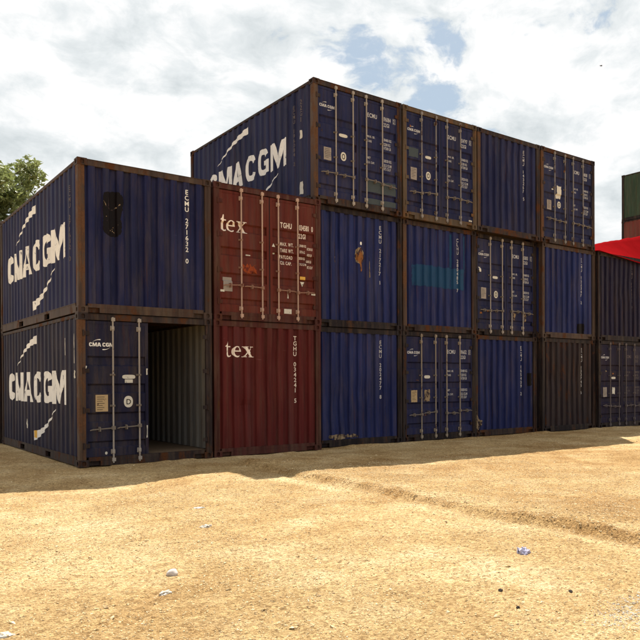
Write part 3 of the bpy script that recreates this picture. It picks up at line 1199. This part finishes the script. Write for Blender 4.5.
def side_logo(root, shift=0.0, num=None, mat=None, boxes=LOGO_LOW):
    """Big wordmark and two swooshes on the long left wall; u = L - y runs left to right as seen."""
    mat = mat or WHITE
    def U(y):
        return L - (y + shift)
    for g, y0, y1 in boxes:
        fl = Flat()
        fl.poly(*g, at=(L - y0, 1.03), sc=(y0 - y1, 0.61))
        put(root, 'lettering', fl, mat, 'side', 0.004)
    fl = Flat()
    fl.poly(swoosh((U(4.46), 1.79), (U(2.86), 2.28), 0.10, 0.17))
    put(root, 'logo', fl, mat, 'side', 0.004)
    fl = Flat()
    fl.poly(swoosh((U(1.52), 0.93), (U(3.05), 0.36), 0.10, 0.19))
    put(root, 'logo', fl, mat, 'side', 0.004)
    if num:
        stack_words(root, num, L - 0.494, 2.24, 0.92, 0.055, STEEL_DARK, 'side', 0.004)


# ------------------------------------------------------------------ paints of this yard
BN = (0.0090, 0.0112, 0.046)          # navy
BB = (0.0098, 0.0162, 0.080)          # brighter blue
PAD = dict(fade=0.35, dust=0.16)
navy = [paint('navy_paint_%s' % w, BN, 0.16, seed=i + 1, **PAD) for i, w in enumerate(('one', 'two', 'three', 'four', 'five', 'six'))]
blue = [paint('blue_paint_%s' % w, (BB[0] * k, BB[1] * k, BB[2] * k), 0.16, seed=i + 11, **PAD)
        for i, (w, k) in enumerate((('one', 0.86), ('two', 0.92), ('three', 0.82), ('four', 0.90), ('five', 0.95)))]
navy_dull = paint('dull_navy_paint', (0.0085, 0.0085, 0.026), 0.2, 0.3, 0.2, 20)
dusky = paint('dusky_violet_paint', (0.008, 0.0055, 0.022), 0.22, 0.2, 0.14, 21)
brownish = paint('brown_dirt_paint', (0.017, 0.0105, 0.013), 0.50, 0.3, 0.16, 22)
tex_red = paint('brick_red_paint', (0.085, 0.0135, 0.009), 0.26, 0.4, 0.18, 23, fadecol=(0.12, 0.028, 0.018))
tex_red2 = paint('maroon_red_paint', (0.075, 0.009, 0.009), 0.18, 0.35, 0.12, 24, fadecol=(0.105, 0.018, 0.014))
fr_navy = [paint('navy_rusty_frame_%s' % w, (0.020, 0.013, 0.013), 0.60, 0.4, 0.30, 40 + i) for i, w in enumerate(('one', 'two', 'three'))]
fr_dirty = paint('grey_dirty_frame', (0.044, 0.027, 0.021), 0.55, 0.4, 0.35, 44)
fr_tan = paint('tan_rusty_frame', (0.060, 0.040, 0.024), 0.55, 0.4, 0.6, 48, rust_l=(0.19, 0.10, 0.045), rust_d=(0.045, 0.018, 0.009))
fr_dark = paint('dark_frame', (0.010, 0.0065, 0.008), 0.45, 0.3, 0.25, 45)
fr_red = paint('red_rusty_frame', (0.050, 0.012, 0.009), 0.46, 0.35, 0.3, 46)
fr_rust = paint('rusted_post_steel', (0.060, 0.035, 0.025), 0.74, 0.3, 0.4, 47, rust_l=(0.155, 0.078, 0.040), rust_d=(0.034, 0.014, 0.008))

PITCH = 2.477
DY = [-0.114, -0.103, 0.167, 0.182, 0.258, 0.092, 0.029, 0.05]
jr = random.Random(4)


def spot(c, r):
    x = c * PITCH + jr.uniform(-0.010, 0.010)
    y = DY[c] + jr.uniform(-0.015, 0.015)
    if r == 2:
        x = c * PITCH - 0.086 + jr.uniform(-0.008, 0.008)
        y = 0.055 + jr.uniform(-0.012, 0.012)
    return x, y, r * H, jr.uniform(-0.0022, 0.0022)


GR = 'containers stacked in the long wall'


def place(c, r, label, kind, body, frame, **kw):
    x, y, z, rz = spot(c, r)
    return container(x, y, z, label, kind, body, frame, GR, rz=rz, **kw)


# --- bottom row
root, lv = place(0, 0, 'navy container at the ground corner with one door leaf gone and its grey inside showing', 'door', navy_dull, fr_navy[0],
                 open_right=True, rusty_post=fr_rust)
side_logo(root, 0.0, None)
fl = Flat(); line_logo(fl, 0.185, 2.03, 0.066); put(lv[0], 'logo', fl, WHITE, 'door')
fl = Flat(); fl.rect(0.285, 0.495, 0.925, 1.21); put(lv[0], 'data_plate', fl, PLATE, 'door', 0.006)
fl = Flat()
for i in range(7):
    fl.rect(0.31, 0.31 + random.uniform(0.09, 0.16), 1.17 - i * 0.036, 1.178 - i * 0.036)
put(lv[0], 'lettering', fl, BLACK, 'door', 0.0085)
fl = Flat(); fl.poly(arc(0.86, 1.515, 0.115, 0.036, 0, 342, 19, 0.6)); put(lv[0], 'sticker', fl, STICKER, 'door', 0.005)
fl = Flat(); fl.rect(0.79, 0.93, 1.412, 1.470); put(lv[0], 'sticker', fl, STICKER, 'door', 0.005)
fl = Flat(); fl.poly(arc(0.85, 1.085, 0.080, 0.100, 0, 345, 23, 0.9)); put(lv[0], 'sticker', fl, STICKER, 'door', 0.005)
fl = Flat(); fl.text('D', 0.815, 1.04, 0.09, 0.95, 0.01); put(lv[0], 'lettering', fl, BLACK, 'door', 0.0085)
fl = Flat(); fl.poly(arc(0.46, 0.215, 0.022, 0.026, 0, 342, 15, 1)); put(lv[0], 'sticker', fl, STICKER, 'door', 0.006)
fl = Flat(); fl.poly(ragged(0.10, 0.135, 1.64, 1.76, 0.01, 3, 5)); put(lv[0], 'scuff', fl, STICKER, 'door', 0.012)
fl = Flat(); fl.poly(ragged(1.165, 1.195, 1.55, 1.66, 0.008, 3, 6)); put(lv[0], 'scuff', fl, STICKER, 'door', 0.012)
fl = Flat(); fl.poly(ragged(1.170, 1.195, 0.45, 0.66, 0.008, 3, 7)); put(lv[0], 'scuff', fl, STICKER, 'door', 0.012)
fl = Flat(); fl.poly(ragged(L - 0.28, L - 0.21, 1.5, 1.62, 0.015, 5, 8)); put(root, 'scuff', fl, STICKER, 'side', 0.005)
fl = Flat(); fl.poly(ragged(L - 0.275, L - 0.25, 1.75, 2.25, 0.008, 6, 9)); put(root, 'scuff', fl, STICKER, 'side', 0.005)
fl = Flat(); fl.poly(ragged(L - 0.812, L - 0.79, 1.9, 2.2, 0.006, 6, 10)); put(root, 'scuff', fl, STICKER, 'side', 0.005)
fl = Flat(); fl.poly(ragged(L - 3.75, L - 3.55, 0.48, 0.66, 0.03, 3, 11)); put(root, 'sticker', fl, STICKER, 'side', 0.005)
fl = Flat(); fl.poly(ragged(L - 3.02, L - 2.80, 0.33, 0.46, 0.015, 3, 12)); put(root, 'sticker', fl, YELLOW, 'side', 0.007)

root, lv = place(1, 0, 'maroon tex container end on the ground below the tex container with doors', 'end', tex_red2, fr_red,
                 spec=dict(number='TGHU 034241 5', nu=1.831, nb=0.99, print=CREAM_RED))
fl = Flat(); tex_word(fl, 0.245, 1.895, 0.205, 1.10); put(root, 'lettering', fl, CREAM_RED, 'end')

root, lv = place(2, 0, 'bright blue corrugated container end on the ground right of the maroon tex one', 'end', blue[0], fr_dark,
                 spec=dict(number='ECMU 202477 8', nu=1.831))
fl = Flat(); fl.poly(ragged(0.40, 1.15, 0.17, 0.25, 0.03, 14, 13)); put(root, 'scuff', fl, SCUFF, 'end')

root, lv = place(3, 0, 'dark navy container doors on the ground below the blue end with teal patch', 'door', navy[1], fr_dark, bar=STEEL_TAN)
door_print_left(lv[0], PLATE, False)
fl = Flat(); fl.poly(ragged(0.69, 0.87, 0.925, 1.21, 0.02, 5, 14)); put(lv[0], 'data_plate', fl, SCUFF, 'door', 0.005)
door_print_right(lv[1], 'ECMU 196652 3')

root, lv = place(4, 0, 'blue corrugated container end on the ground with pale scrape low on its left post', 'end', blue[2], fr_navy[1],
                 spec=dict(number='ECMU 165409 2', nu=1.831))
fl = Flat(); fl.poly([(0.02, 0.95), (0.05, 0.9), (0.07, 0.55), (0.16, 0.42), (0.22, 0.40), (0.20, 0.30), (0.12, 0.16), (0.03, 0.20), (0.015, 0.5)])
put(root, 'scuff', fl, SCUFF, 'end', 0.052)
fl = Flat(); fl.poly(ragged(2.08, 2.22, 1.28, 1.62, 0.015, 4, 15)); put(root, 'dark_patch', fl, DARKP, 'end')

root, lv = place(5, 0, 'brown grimy corrugated container end on the ground, dullest of the bottom row', 'end', brownish, fr_dark,
                 spec=dict(number='ECMU 130745 6', nu=1.831))

root, lv = place(6, 0, 'dark container doors on the ground at the far right end of the wall', 'door', dusky, fr_dark, bar=STEEL_DARK)
door_print_left(lv[0], PLATE_GREY, False)
fl = Flat(); fl.poly(ragged(0.72, 0.86, 1.0, 1.2, 0.008, 4, 71)); put(lv[0], 'sticker', fl, STICKER, 'door', 0.005)
door_print_right(lv[1], 'ECMU 148320 4', STEEL_DARK)

# --- middle row
root, lv = place(0, 1, 'navy container with rusty corner post and black scorched patch, upper one at the left corner', 'end', navy[2], fr_dirty,
                 spec=dict(number='ECMU 271632 0', nu=1.955, nb=1.0, print=WHITE), rusty_post=fr_rust)
side_logo(root, 0.0, 'ECMU 271632 0')
fl = Flat(); r15 = random.Random(3); fl.poly([(a + r15.uniform(-0.014, 0.014), b + r15.uniform(-0.014, 0.014)) for a, b in arc(0.603, 1.91, 0.180, 0.19, -32, 212, 34, 0.6) + arc(0.590, 1.53, 0.165, 0.20, 150, 390, 34, 0.8)]); put(root, 'dark_patch', fl, DARKP, 'end')
fl = Flat()
r16 = random.Random(21)
path = [(0.44, 1.93), (0.50, 1.84), (0.56, 1.78), (0.62, 1.79), (0.68, 1.84), (0.74, 1.90)]
for (a, b), (c, d) in zip(path, path[1:]):
    fl.poly(swoosh((a, b), (c - 0.01, d), 0.006, 0.022, 4))
fl.poly(swoosh((0.525, 1.99), (0.528, 1.84), 0.003, 0.016, 4))
for i in range(12):
    u, v, s = r16.uniform(0.45, 0.74), r16.uniform(1.38, 1.68), r16.uniform(0.006, 0.016)
    fl.poly([(u, v), (u + s, v + 0.004), (u + s * 0.8, v + s * 1.4), (u - 0.002, v + s)])
put(root, 'scuff', fl, SCUFF, 'end', 0.006)

root, lv = place(1, 1, 'brick red tex container with cream locking bars, upper of the two red ones', 'door', tex_red, fr_red, bar=STEEL_RED)
fl = Flat(); tex_word(fl, 0.155, 1.69, 0.215, 0.94); put(lv[0], 'lettering', fl, CREAM_RED, 'door')
fl = Flat(); fl.rect(0.205, 0.395, 0.55, 0.82); put(lv[0], 'data_plate', fl, PLATE_GREY, 'door', 0.006)
fl = Flat(); fl.poly(ragged(0.62, 0.90, 0.95, 1.07, 0.05, 9, 17)); put(lv[0], 'stain', fl, SMEAR, 'door')
fl = Flat(); fl.rect(0.14, 0.225, 0.535, 0.575); put(lv[0], 'sticker', fl, STICKER, 'door', 0.010)
fl = Flat(); fl.rect(0.70, 0.80, 1.27, 1.29); put(lv[0], 'sticker', fl, STICKER, 'door', 0.010)
def red_line(t, u, v, h, sq):
    f_ = Flat()
    f_.text(t, u, v, h, sq, 0.02, 0.13)
    put(lv[1], 'lettering', f_, CREAM_RED, 'door')


red_line('TGHU', 1.47, 1.905, 0.105, 0.62)
red_line('034580', 1.920, 1.905, 0.105, 0.45)
red_line('0', 2.215, 1.905, 0.105, 0.52)
red_line('22G1', 1.925, 1.745, 0.095, 0.58)
for i, (t, a, b) in enumerate((('MAX. WT.', '30480 KG', '67200 LB'), ('TARE WT.', '2170 KG', '4785 LB'), ('PAYLOAD', '28310 KG', '62415 LB'), ('CU. CAP.', '33.2 CU.M', '1172 CU.F'))):
    z = 1.545 - i * 0.125
    red_line(t, 1.465, z, 0.068, 0.60)
    red_line(a, 1.925, z + 0.02, 0.050, 0.46)
    red_line(b, 2.105, z - 0.03, 0.050, 0.42)
fl = Flat(); fl.rect(1.93, 2.06, 0.90, 0.965); put(lv[1], 'sticker', fl, YELLOW, 'door', 0.004)
fl = Flat(); fl.poly([(1.95, 0.86), (2.05, 0.86), (2.0, 0.76)]); put(lv[1], 'sticker', fl, STICKER, 'door', 0.012)
fl = Flat(); fl.rect(2.20, 2.30, 0.60, 0.63); put(lv[1], 'sticker', fl, STICKER, 'door', 0.012)
fl = Flat(); fl.rect(1.545, 1.72, 0.19, 0.285); put(lv[1], 'sticker', fl, STICKER, 'door', 0.012)
fl = Flat(); fl.poly([(1.27, 1.50), (1.345, 1.50), (1.305, 1.57)]); put(lv[1], 'sticker', fl, STICKER, 'door', 0.010)
fl = Flat(); fl.rect(1.27, 1.345, 1.36, 1.385); put(lv[1], 'sticker', fl, STICKER, 'door', 0.010)
fl = Flat(); fl.poly(swoosh((1.62, 0.64), (1.64, 0.50), 0.01, 0.03, 5)); put(lv[1], 'scuff', fl, STICKER, 'door', 0.005)

root, lv = place(2, 1, 'blue corrugated container end with an orange rust scar below a white dot', 'end', blue[1], fr_dark,
                 spec=dict(number='ECMU 217217 1', nu=1.831))
fl = Flat(); r17 = random.Random(8); fl.poly([(a + r17.uniform(-0.012, 0.012), b + r17.uniform(-0.012, 0.012)) for a, b in arc(1.235, 1.60, 0.13, 0.19, 0, 350, 35, 1.0)]); put(root, 'scuff', fl, SCUFF, 'end', 0.0025)
fl = Flat(); fl.poly([(1.19, 1.72), (1.24, 1.80), (1.31, 1.72), (1.34, 1.58), (1.31, 1.47), (1.28, 1.30), (1.24, 1.22), (1.22, 1.42), (1.13, 1.52), (1.14, 1.64)]); put(root, 'rust_scar', fl, ORANGE, 'end', 0.005)
fl = Flat(); fl.poly(arc(1.25, 1.88, 0.026, 0.038, 0, 340, 13, 1)); put(root, 'sticker', fl, WHITE, 'end')
fl = Flat(); fl.poly(swoosh((0.53, 1.82), (0.55, 1.40), 0.004, 0.05, 6)); put(root, 'scuff', fl, SCUFF, 'end')
fl = Flat(); fl.poly(swoosh((1.48, 1.62), (1.50, 1.15), 0.004, 0.035, 6)); put(root, 'scuff', fl, SCUFF, 'end')

root, lv = place(3, 1, 'blue corrugated container end with a wide teal band and rusty left post', 'end', blue[3], fr_navy[2],
                 spec=dict(number='CLHU 280485 7', nu=1.831), rusty_post=fr_rust)
fl = Flat(); fl.poly(ragged(0.28, 2.06, 1.08, 1.58, 0.020, 30, 18)); put(root, 'teal_patch', fl, TEALP, 'end')
fl = Flat(); fl.poly(ragged(1.52, 1.63, 1.60, 2.42, 0.008, 9, 19)); put(root, 'teal_patch', fl, TEALP, 'end')
fl = Flat(); fl.poly(ragged(1.99, 2.08, 1.60, 2.42, 0.008, 9, 20)); put(root, 'teal_patch', fl, TEALP, 'end')

root, lv = place(4, 1, 'dark navy container doors in the middle row between two blue corrugated ends', 'door', navy[3], fr_dark, bar=STEEL)
door_print_left(lv[0])
door_print_right(lv[1], 'ECMU 150851 1')
fl = Flat(); fl.poly(ragged(0.19, 0.26, 1.62, 1.74, 0.012, 4, 22)); put(lv[0], 'sticker', fl, STICKER, 'door')
fl = Flat(); fl.poly(ragged(1.47, 1.60, 0.45, 0.62, 0.03, 4, 23)); put(lv[1], 'scuff', fl, SCUFF, 'door')
fl = Flat(); fl.poly(ragged(1.95, 2.02, 0.40, 0.62, 0.02, 4, 24)); put(lv[1], 'scuff', fl, SCUFF, 'door')

root, lv = place(5, 1, 'blue corrugated container end in the middle row beneath the rightmost top container', 'end', blue[4], fr_dirty,
                 spec=dict(number='ECMU 162347 2', nu=1.831))
fl = Flat(); fl.poly(ragged(1.62, 1.90, 0.16, 0.45, 0.012, 5, 25)); put(root, 'dark_patch', fl, DARKP, 'end')

root, lv = place(6, 1, 'dusky violet container end below the red tarpaulin', 'end', dusky, fr_dark,
                 spec=dict(number='ECMU 177502 9', nu=1.831, print=STEEL_DARK))

# --- the wall goes on past the right edge of the view
place(7, 0, 'navy corrugated container end on the ground just past the far right doors', 'end', navy[1], fr_dark, spec=dict(number='ECMU 155310 2', nu=1.831))
place(7, 1, 'blue corrugated container end under the right half of the red tarpaulin', 'end', blue[2], fr_dark, spec=dict(number='ECMU 160044 7', nu=1.831))

# --- top row
root, lv = place(2, 2, 'navy container at the top left corner with doors and a wordmark on its long side', 'door', navy[4], fr_navy[0], rusty_post=fr_rust)
side_logo(root, -0.05, None, boxes=LOGO_TOP)
stack_words(root, 'ECMU 196084 2', L - 0.772, 2.24, 0.92, 0.060, STEEL_DARK, 'side', 0.004)
fl = Flat(); fl.stack('22G1', L - 0.494, 2.30, 1.80, 0.060); put(root, 'lettering', fl, STEEL_DARK, 'side', 0.004)
fl = Flat(); fl.poly(ragged(L - 0.53, L - 0.46, 1.44, 1.62, 0.01, 4, 31)); put(root, 'sticker', fl, STICKER, 'side', 0.005)
fl = Flat(); fl.poly(ragged(L - 0.54, L - 0.45, 0.25, 0.52, 0.01, 4, 32)); put(root, 'sticker', fl, STICKER, 'side', 0.005)
door_print_left(lv[0])
door_print_right(lv[1], 'ECMU 196084 2')
fl = Flat(); fl.poly(ragged(1.42, 2.27, 0.435, 0.70, 0.010, 6, 26)); put(lv[1], 'grey_patch', fl, GREYP, 'door')
fl = Flat(); fl.poly(ragged(1.42, 2.27, 0.17, 0.29, 0.010, 6, 27)); put(lv[1], 'grey_patch', fl, GREYP, 'door')

root, lv = place(3, 2, 'navy container doors on top, second from the left of the top row', 'door', navy[5], fr_tan, bar=STEEL_OLD)
door_print_left(lv[0])
door_print_right(lv[1], 'ECMU 134797 3')
fl = Flat(); fl.poly(ragged(0.20, 0.50, 1.45, 1.66, 0.010, 6, 28)); put(lv[0], 'grey_patch', fl, GREYP, 'door')
fl = Flat(); fl.rect(2.17, 2.28, 0.18, 0.215); put(lv[1], 'sticker', fl, STICKER, 'door', 0.01)

root, lv = place(4, 2, 'navy corrugated container end, the only one without doors in the top row', 'end', navy[2], fr_navy[2],
                 spec=dict(number='ECMU 143267 5', nu=1.831), rusty_post=fr_rust)

root, lv = place(5, 2, 'dark navy container doors at the right end of the top row', 'door', navy[3], fr_navy[0], rusty_post=fr_rust, bar=STEEL_OLD)
door_print_left(lv[0])
door_print_right(lv[1], 'ECMU 148081 1')
fl = Flat(); fl.poly(ragged(0.70, 0.90, 1.28, 1.62, 0.015, 5, 29)); put(lv[0], 'sticker', fl, STICKER, 'door', 0.007)

# --- a second pair behind the left corner
maro = paint('dull_maroon_paint', (0.055, 0.014, 0.011), 0.4, 0.3, 0.2, 61)
for i, lab in enumerate(('dull maroon container on the ground right behind the left corner of the wall', 'dull maroon container raised right behind the left corner of the wall')):
    container(-0.10 + 0.03 * i, L + 0.02, i * H, lab, 'end', maro, fr_dark, 'maroon containers behind the left corner', name='shipping_container')

# --- tall stack far behind, right edge of the view
GB = 'containers of the tall stack behind the wall'
grn = paint('dark_green_paint', (0.022, 0.042, 0.026), 0.2, 0.4, 0.2, 51)
brk = paint('faded_brick_paint', (0.10, 0.022, 0.018), 0.25, 0.4, 0.25, 52)
gyb = paint('grey_blue_paint', (0.08, 0.10, 0.13), 0.25, 0.4, 0.25, 53)
for i, (lab, m) in enumerate((('faded blue grey container at the foot of the tall stack far behind', gyb),
                              ('navy container second from the ground in the tall stack far behind', navy[1]),
                              ('brown container in the middle of the tall stack far behind', brownish),
                              ('faded brick red container under the green one far behind at the right', brk),
                              ('dark green container on top of the tall stack far behind at the right', grn))):
    container(33.15 + jr.uniform(-0.02, 0.02), 10.77 - L + jr.uniform(-0.02, 0.02), i * H, lab, 'end', m, fr_dark, GB,
              spec=dict(number='ECMU 1%d4208 7' % (3 + i), nu=1.831))

# ------------------------------------------------------------------ red tarpaulin over the last container of the middle row
RIDGE_SLOPE, RIDGE_BASE = 0.21, 0.22


def tarp():
    # lies over the last two containers of the middle row; a ridge of stored goods under it climbs to the right
    x0, x1 = 14.80, 19.72
    y0, y1 = -0.03, 3.6
    zr = 2 * H
    yr = 0.9
    nxx, nyy = 70, 44
    mb = MB()
    idx = {}

    def ridge(x):
        return zr + 0.03 + max(0.0, x - x0 - 0.1) * RIDGE_SLOPE + RIDGE_BASE * min(1.0, max(0.0, (x - x0) / 0.5))

    for j in range(nyy + 1):
        for i in range(nxx + 1):
            u = i / nxx
            x = x0 + (x1 - x0) * u
            y = y0 + (y1 - y0) * j / nyy
            f = min(1.0, max(0.0, (y - y0) / (yr - y0)))
            back = max(0.0, (y - yr) / (y1 - yr))
            front_z = zr + 0.012 - 0.085 * min(2.6, x - x0)
            z = front_z + (ridge(x) - front_z) * f - back * (ridge(x) - zr) * 0.55
            z += (0.030 * math.sin(x * 6.3 + 3.0 * y + math.sin(x * 2.1)) + 0.016 * math.sin(y * 13 + x * 4 + 2 * math.sin(x * 3)) + 0.012 * math.sin(x * 19 - y * 6)) * min(1, x - x0) * (0.2 + f) * 0.25
            if j == 0:
                z = front_z - 0.01
                y = y0 - 0.03
            if i == nxx:
                z = zr - 0.10
                x = x1 + 0.02
            if j == nyy:
                z = zr + 0.012
                y = y1 + 0.02
            idx[i, j] = len(mb.v)
            mb.v.append((x, y, max(z, zr + 0.012 if y > 0.25 and i < nxx else -9)))
    for j in range(nyy):
        for i in range(nxx):
            mb.f.append((idx[i, j], idx[i + 1, j], idx[i + 1, j + 1], idx[i, j + 1]))
    me = mb.mesh('tarpaulin', smooth=True)
    o = link('tarpaulin', me, worn('red_tarp_cloth', (0.205, 0.0055, 0.007), (0.16, 0.004, 0.005), 0.35, 0.9, 33, 4.0, spec=0.0))
    md = o.modifiers.new('thickness', 'SOLIDIFY')
    md.thickness = 0.008
    md.offset = 1.0
    return tag(o, 'bright red tarpaulin draped on top of the last container at right', 'tarpaulin')


tarp()

# ------------------------------------------------------------------ tree beyond the left corner
def tree(x, y, height, cr, seed, label):
    r = random.Random(seed)
    root = bpy.data.objects.new('broadleaf_tree', None)
    col.objects.link(root)
    root.location = (x, y, 0)
    tag(root, label, 'tree')
    bark = plain('bark', (0.11, 0.085, 0.065), 0.9, 0.4, 12.0)
    tb = MB()
    pts = [Vector((0, 0, -0.1)), Vector((0.05, 0.02, height * 0.18)), Vector((-0.04, 0.06, height * 0.36)), Vector((0.06, 0.0, height * 0.62)), Vector((0, 0, height * 0.86))]
    rad = [0.24, 0.20, 0.16, 0.10, 0.03]
    for a, b, ra, rb in zip(pts, pts[1:], rad, rad[1:]):
        tb.tube(a, b, ra, rb, 10)
    link('trunk', tb.mesh('trunk', True), bark, root)
    lb = MB()
    tips = []
    for k in range(16):
        t = r.uniform(0.35, 0.85)
        z = height * t
        a = r.uniform(0, 6.283)
        ln = cr * r.uniform(0.65, 1.05) * (1.15 - abs(t - 0.6))
        s = Vector((0, 0, z))
        m = s + Vector((math.cos(a), math.sin(a), 0.35)) * ln * 0.5
        e = m + Vector((math.cos(a + r.uniform(-.4, .4)), math.sin(a + r.uniform(-.4, .4)), r.uniform(0.2, 0.8))) * ln * 0.5
        lb.tube(s, m, 0.07, 0.045, 6)
        lb.tube(m, e, 0.045, 0.012, 6)
        tips += [m, e]
    link('limbs', lb.mesh('limbs', True), bark, root)
    lf = MB()
    cc = Vector((0, 0, height * 0.66))
    clumps = []
    for k in range(150):
        d = Vector((r.gauss(0, 1), r.gauss(0, 1), r.gauss(0, 1))).normalized() * (r.random() ** 0.45)
        clumps.append((cc + Vector((d.x * cr, d.y * cr, d.z * height * 0.32)), r.uniform(0.28, 0.55)))
    clumps += [(t, 0.4) for t in tips]
    for c, s in clumps:
        for _ in range(int(310 * s)):
            g_ = Vector((r.gauss(0, 1), r.gauss(0, 1), r.gauss(0, 0.8)))
            p = c + g_ * min(1.0, 1.5 / max(0.01, g_.length)) * s * 0.62
            a = Vector((r.gauss(0, 1), r.gauss(0, 1), r.gauss(0, 0.6))).normalized()
            b = a.cross(Vector((r.gauss(0, 1), r.gauss(0, 1), r.gauss(0, 1)))).normalized()
            l, w = r.uniform(0.09, 0.17), r.uniform(0.035, 0.06)
            n = a.cross(b) * 0.02
            k = len(lf.v)
            lf.v += [tuple(p - a * l), tuple(p + b * w - n), tuple(p + a * l), tuple(p - b * w - n)]
            lf.f += [(k, k + 1, k + 2), (k, k + 2, k + 3)]
    crown = link('crown', lf.mesh('crown'), leaf_material(), root)
    return root


tree(0.70, 14.3, 9.1, 2.75, 5, 'green leafy tree rising behind the left corner of the container wall')

# ------------------------------------------------------------------ litter on the sand
def gz(x, y):
    return float(ground_z(np.array([x]), np.array([y]))[0])


def crumpled(name, x, y, sx, sy, sz, mat, label, cat, seed, group=None, rz=0.0):
    r = random.Random(seed)
    bm = bmesh.new()
    bmesh.ops.create_icosphere(bm, subdivisions=3, radius=1.0)
    for v in bm.verts:
        d = v.co.normalized()
        k = 1 + 0.34 * math.sin(d.x * 5 + seed) * math.sin(d.y * 6 + 2 * seed) + r.uniform(-0.16, 0.16)
        v.co = Vector((d.x * sx * k, d.y * sy * k, max(-0.25, d.z) * sz * k))
    me = bpy.data.meshes.new(name)
    bm.to_mesh(me)
    bm.free()
    me.materials.append(None)
    o = link(name, me, mat, loc=(x, y, gz(x, y) + sz * 0.05), rot=(0, 0, rz))
    return tag(o, label, cat, group)


def stone(x, y, sx, sy, sz, mat, label, seed):
    r = random.Random(seed)
    bm = bmesh.new()
    bmesh.ops.create_icosphere(bm, subdivisions=3, radius=1.0)
    for v in bm.verts:
        d = v.co
        k = 1 + 0.10 * math.sin(d.x * 3 + seed) + 0.08 * math.sin(d.y * 4 + d.z * 3)
        v.co = Vector((d.x * sx * k, d.y * sy * k, d.z * sz * k))
    me = bpy.data.meshes.new('stone')
    bm.to_mesh(me)
    bm.free()
    me.polygons.foreach_set('use_smooth', [True] * len(me.polygons))
    me.materials.append(None)
    o = link('stone', me, mat, loc=(x, y, gz(x, y) + sz * 0.45), rot=(0, 0, 0.7))
    return tag(o, label, 'stone')


PAPER = worn('dirty_white_paper', (0.47, 0.44, 0.39), (0.36, 0.26, 0.15), 0.62, 0.85, 51, 40.0)
stone(-1.44, -7.34, 0.052, 0.038, 0.030, plain('pale_stone', (0.47, 0.42, 0.38), 0.9, 0.3, 40.0), 'smooth pale egg shaped stone on the sunlit sand', 3)
crumpled('crumpled_paper', -1.65, -7.71, 0.048, 0.030, 0.018, PAPER, 'crumpled white paper scrap just in front of the pale stone', 'litter', 2, 'paper scraps', 0.4)
crumpled('crumpled_paper', -0.50, -5.93, 0.060, 0.040, 0.016, PAPER, 'flat white paper scrap on the sand behind the pale stone', 'litter', 4, 'paper scraps', 0.1)
crumpled('crumpled_paper', -0.07, -4.87, 0.062, 0.040, 0.013, PAPER, 'thin white paper scrap lying nearest the shadow edge', 'litter', 5, 'paper scraps', -0.2)
crumpled('crumpled_paper', -2.70, -7.90, 0.05, 0.04, 0.02, PAPER, 'white paper scrap at the lower left edge of the view', 'litter', 6, 'paper scraps', -0.2)
crumpled('plastic_bag', 1.12, -8.48, 0.062, 0.048, 0.046, worn('pale_lilac_plastic', (0.42, 0.41, 0.55), (0.05, 0.05, 0.08), 0.62, 0.35, 41, 45.0),
         'crumpled lilac white plastic bag lying on the sand at right', 'litter', 8, None, 0.5)
DARKS = plain('dark_scrap', (0.035, 0.025, 0.02), 0.8)
for q, (x, y, a, b, lab, sd) in enumerate(((0.14, -9.09, 0.020, 0.015, 'small dark scrap on the sand below the plastic bag', 11), (-0.05, -9.40, 0.015, 0.011, 'dark scrap nearest the bottom edge of the view', 12),
                                           (0.51, -9.38, 0.024, 0.012, 'dark elongated scrap on the sand right of the plastic bag', 13))):
    crumpled('dark_scrap', x, y, a, b, 0.012, DARKS, lab, 'litter', sd, 'dark scraps', 0.9)

# ------------------------------------------------------------------ a bird far off in the sky
bd = MB()
for a, b, ra, rb in (((-0.20, 0, 0), (-0.06, 0, 0.01), 0.012, 0.05), ((-0.06, 0, 0.01), (0.10, 0, 0.02), 0.05, 0.045), ((0.10, 0, 0.02), (0.20, 0, 0.02), 0.045, 0.010)):
    bd.tube(a, b, ra, rb, 8)
bird = bpy.data.objects.new('bird', None)
col.objects.link(bird)
bird.location = (80.72, 43.69, 43.12)
bird.rotation_euler = (0.35, 0.1, -0.5)
tag(bird, 'tiny dark bird flying in the clouds above the top row', 'bird')
bmat = plain('bird_feather', (0.03, 0.028, 0.03), 0.8)
link('body', bd.mesh('bird_body', True), bmat, bird)
for s in (-1, 1):
    wg = MB()
    wg.v += [(0.08, 0.02 * s, 0.03), (-0.06, 0.02 * s, 0.03), (-0.03, 0.20 * s, 0.12), (0.09, 0.19 * s, 0.12), (-0.10, 0.40 * s, 0.08), (0.08, 0.02 * s, 0.02), (-0.06, 0.02 * s, 0.02), (-0.03, 0.20 * s, 0.112), (0.09, 0.19 * s, 0.112)]
    wg.f += [(0, 1, 2, 3), (3, 2, 4), (5, 8, 7, 6), (8, 4, 7), (0, 3, 8, 5), (1, 6, 7, 2)]
    link('wing', wg.mesh('bird_wing'), bmat, bird)

# tidy up the helper used for reading glyph outlines
bpy.data.objects.remove(_fob, do_unlink=True)
bpy.data.curves.remove(_font)
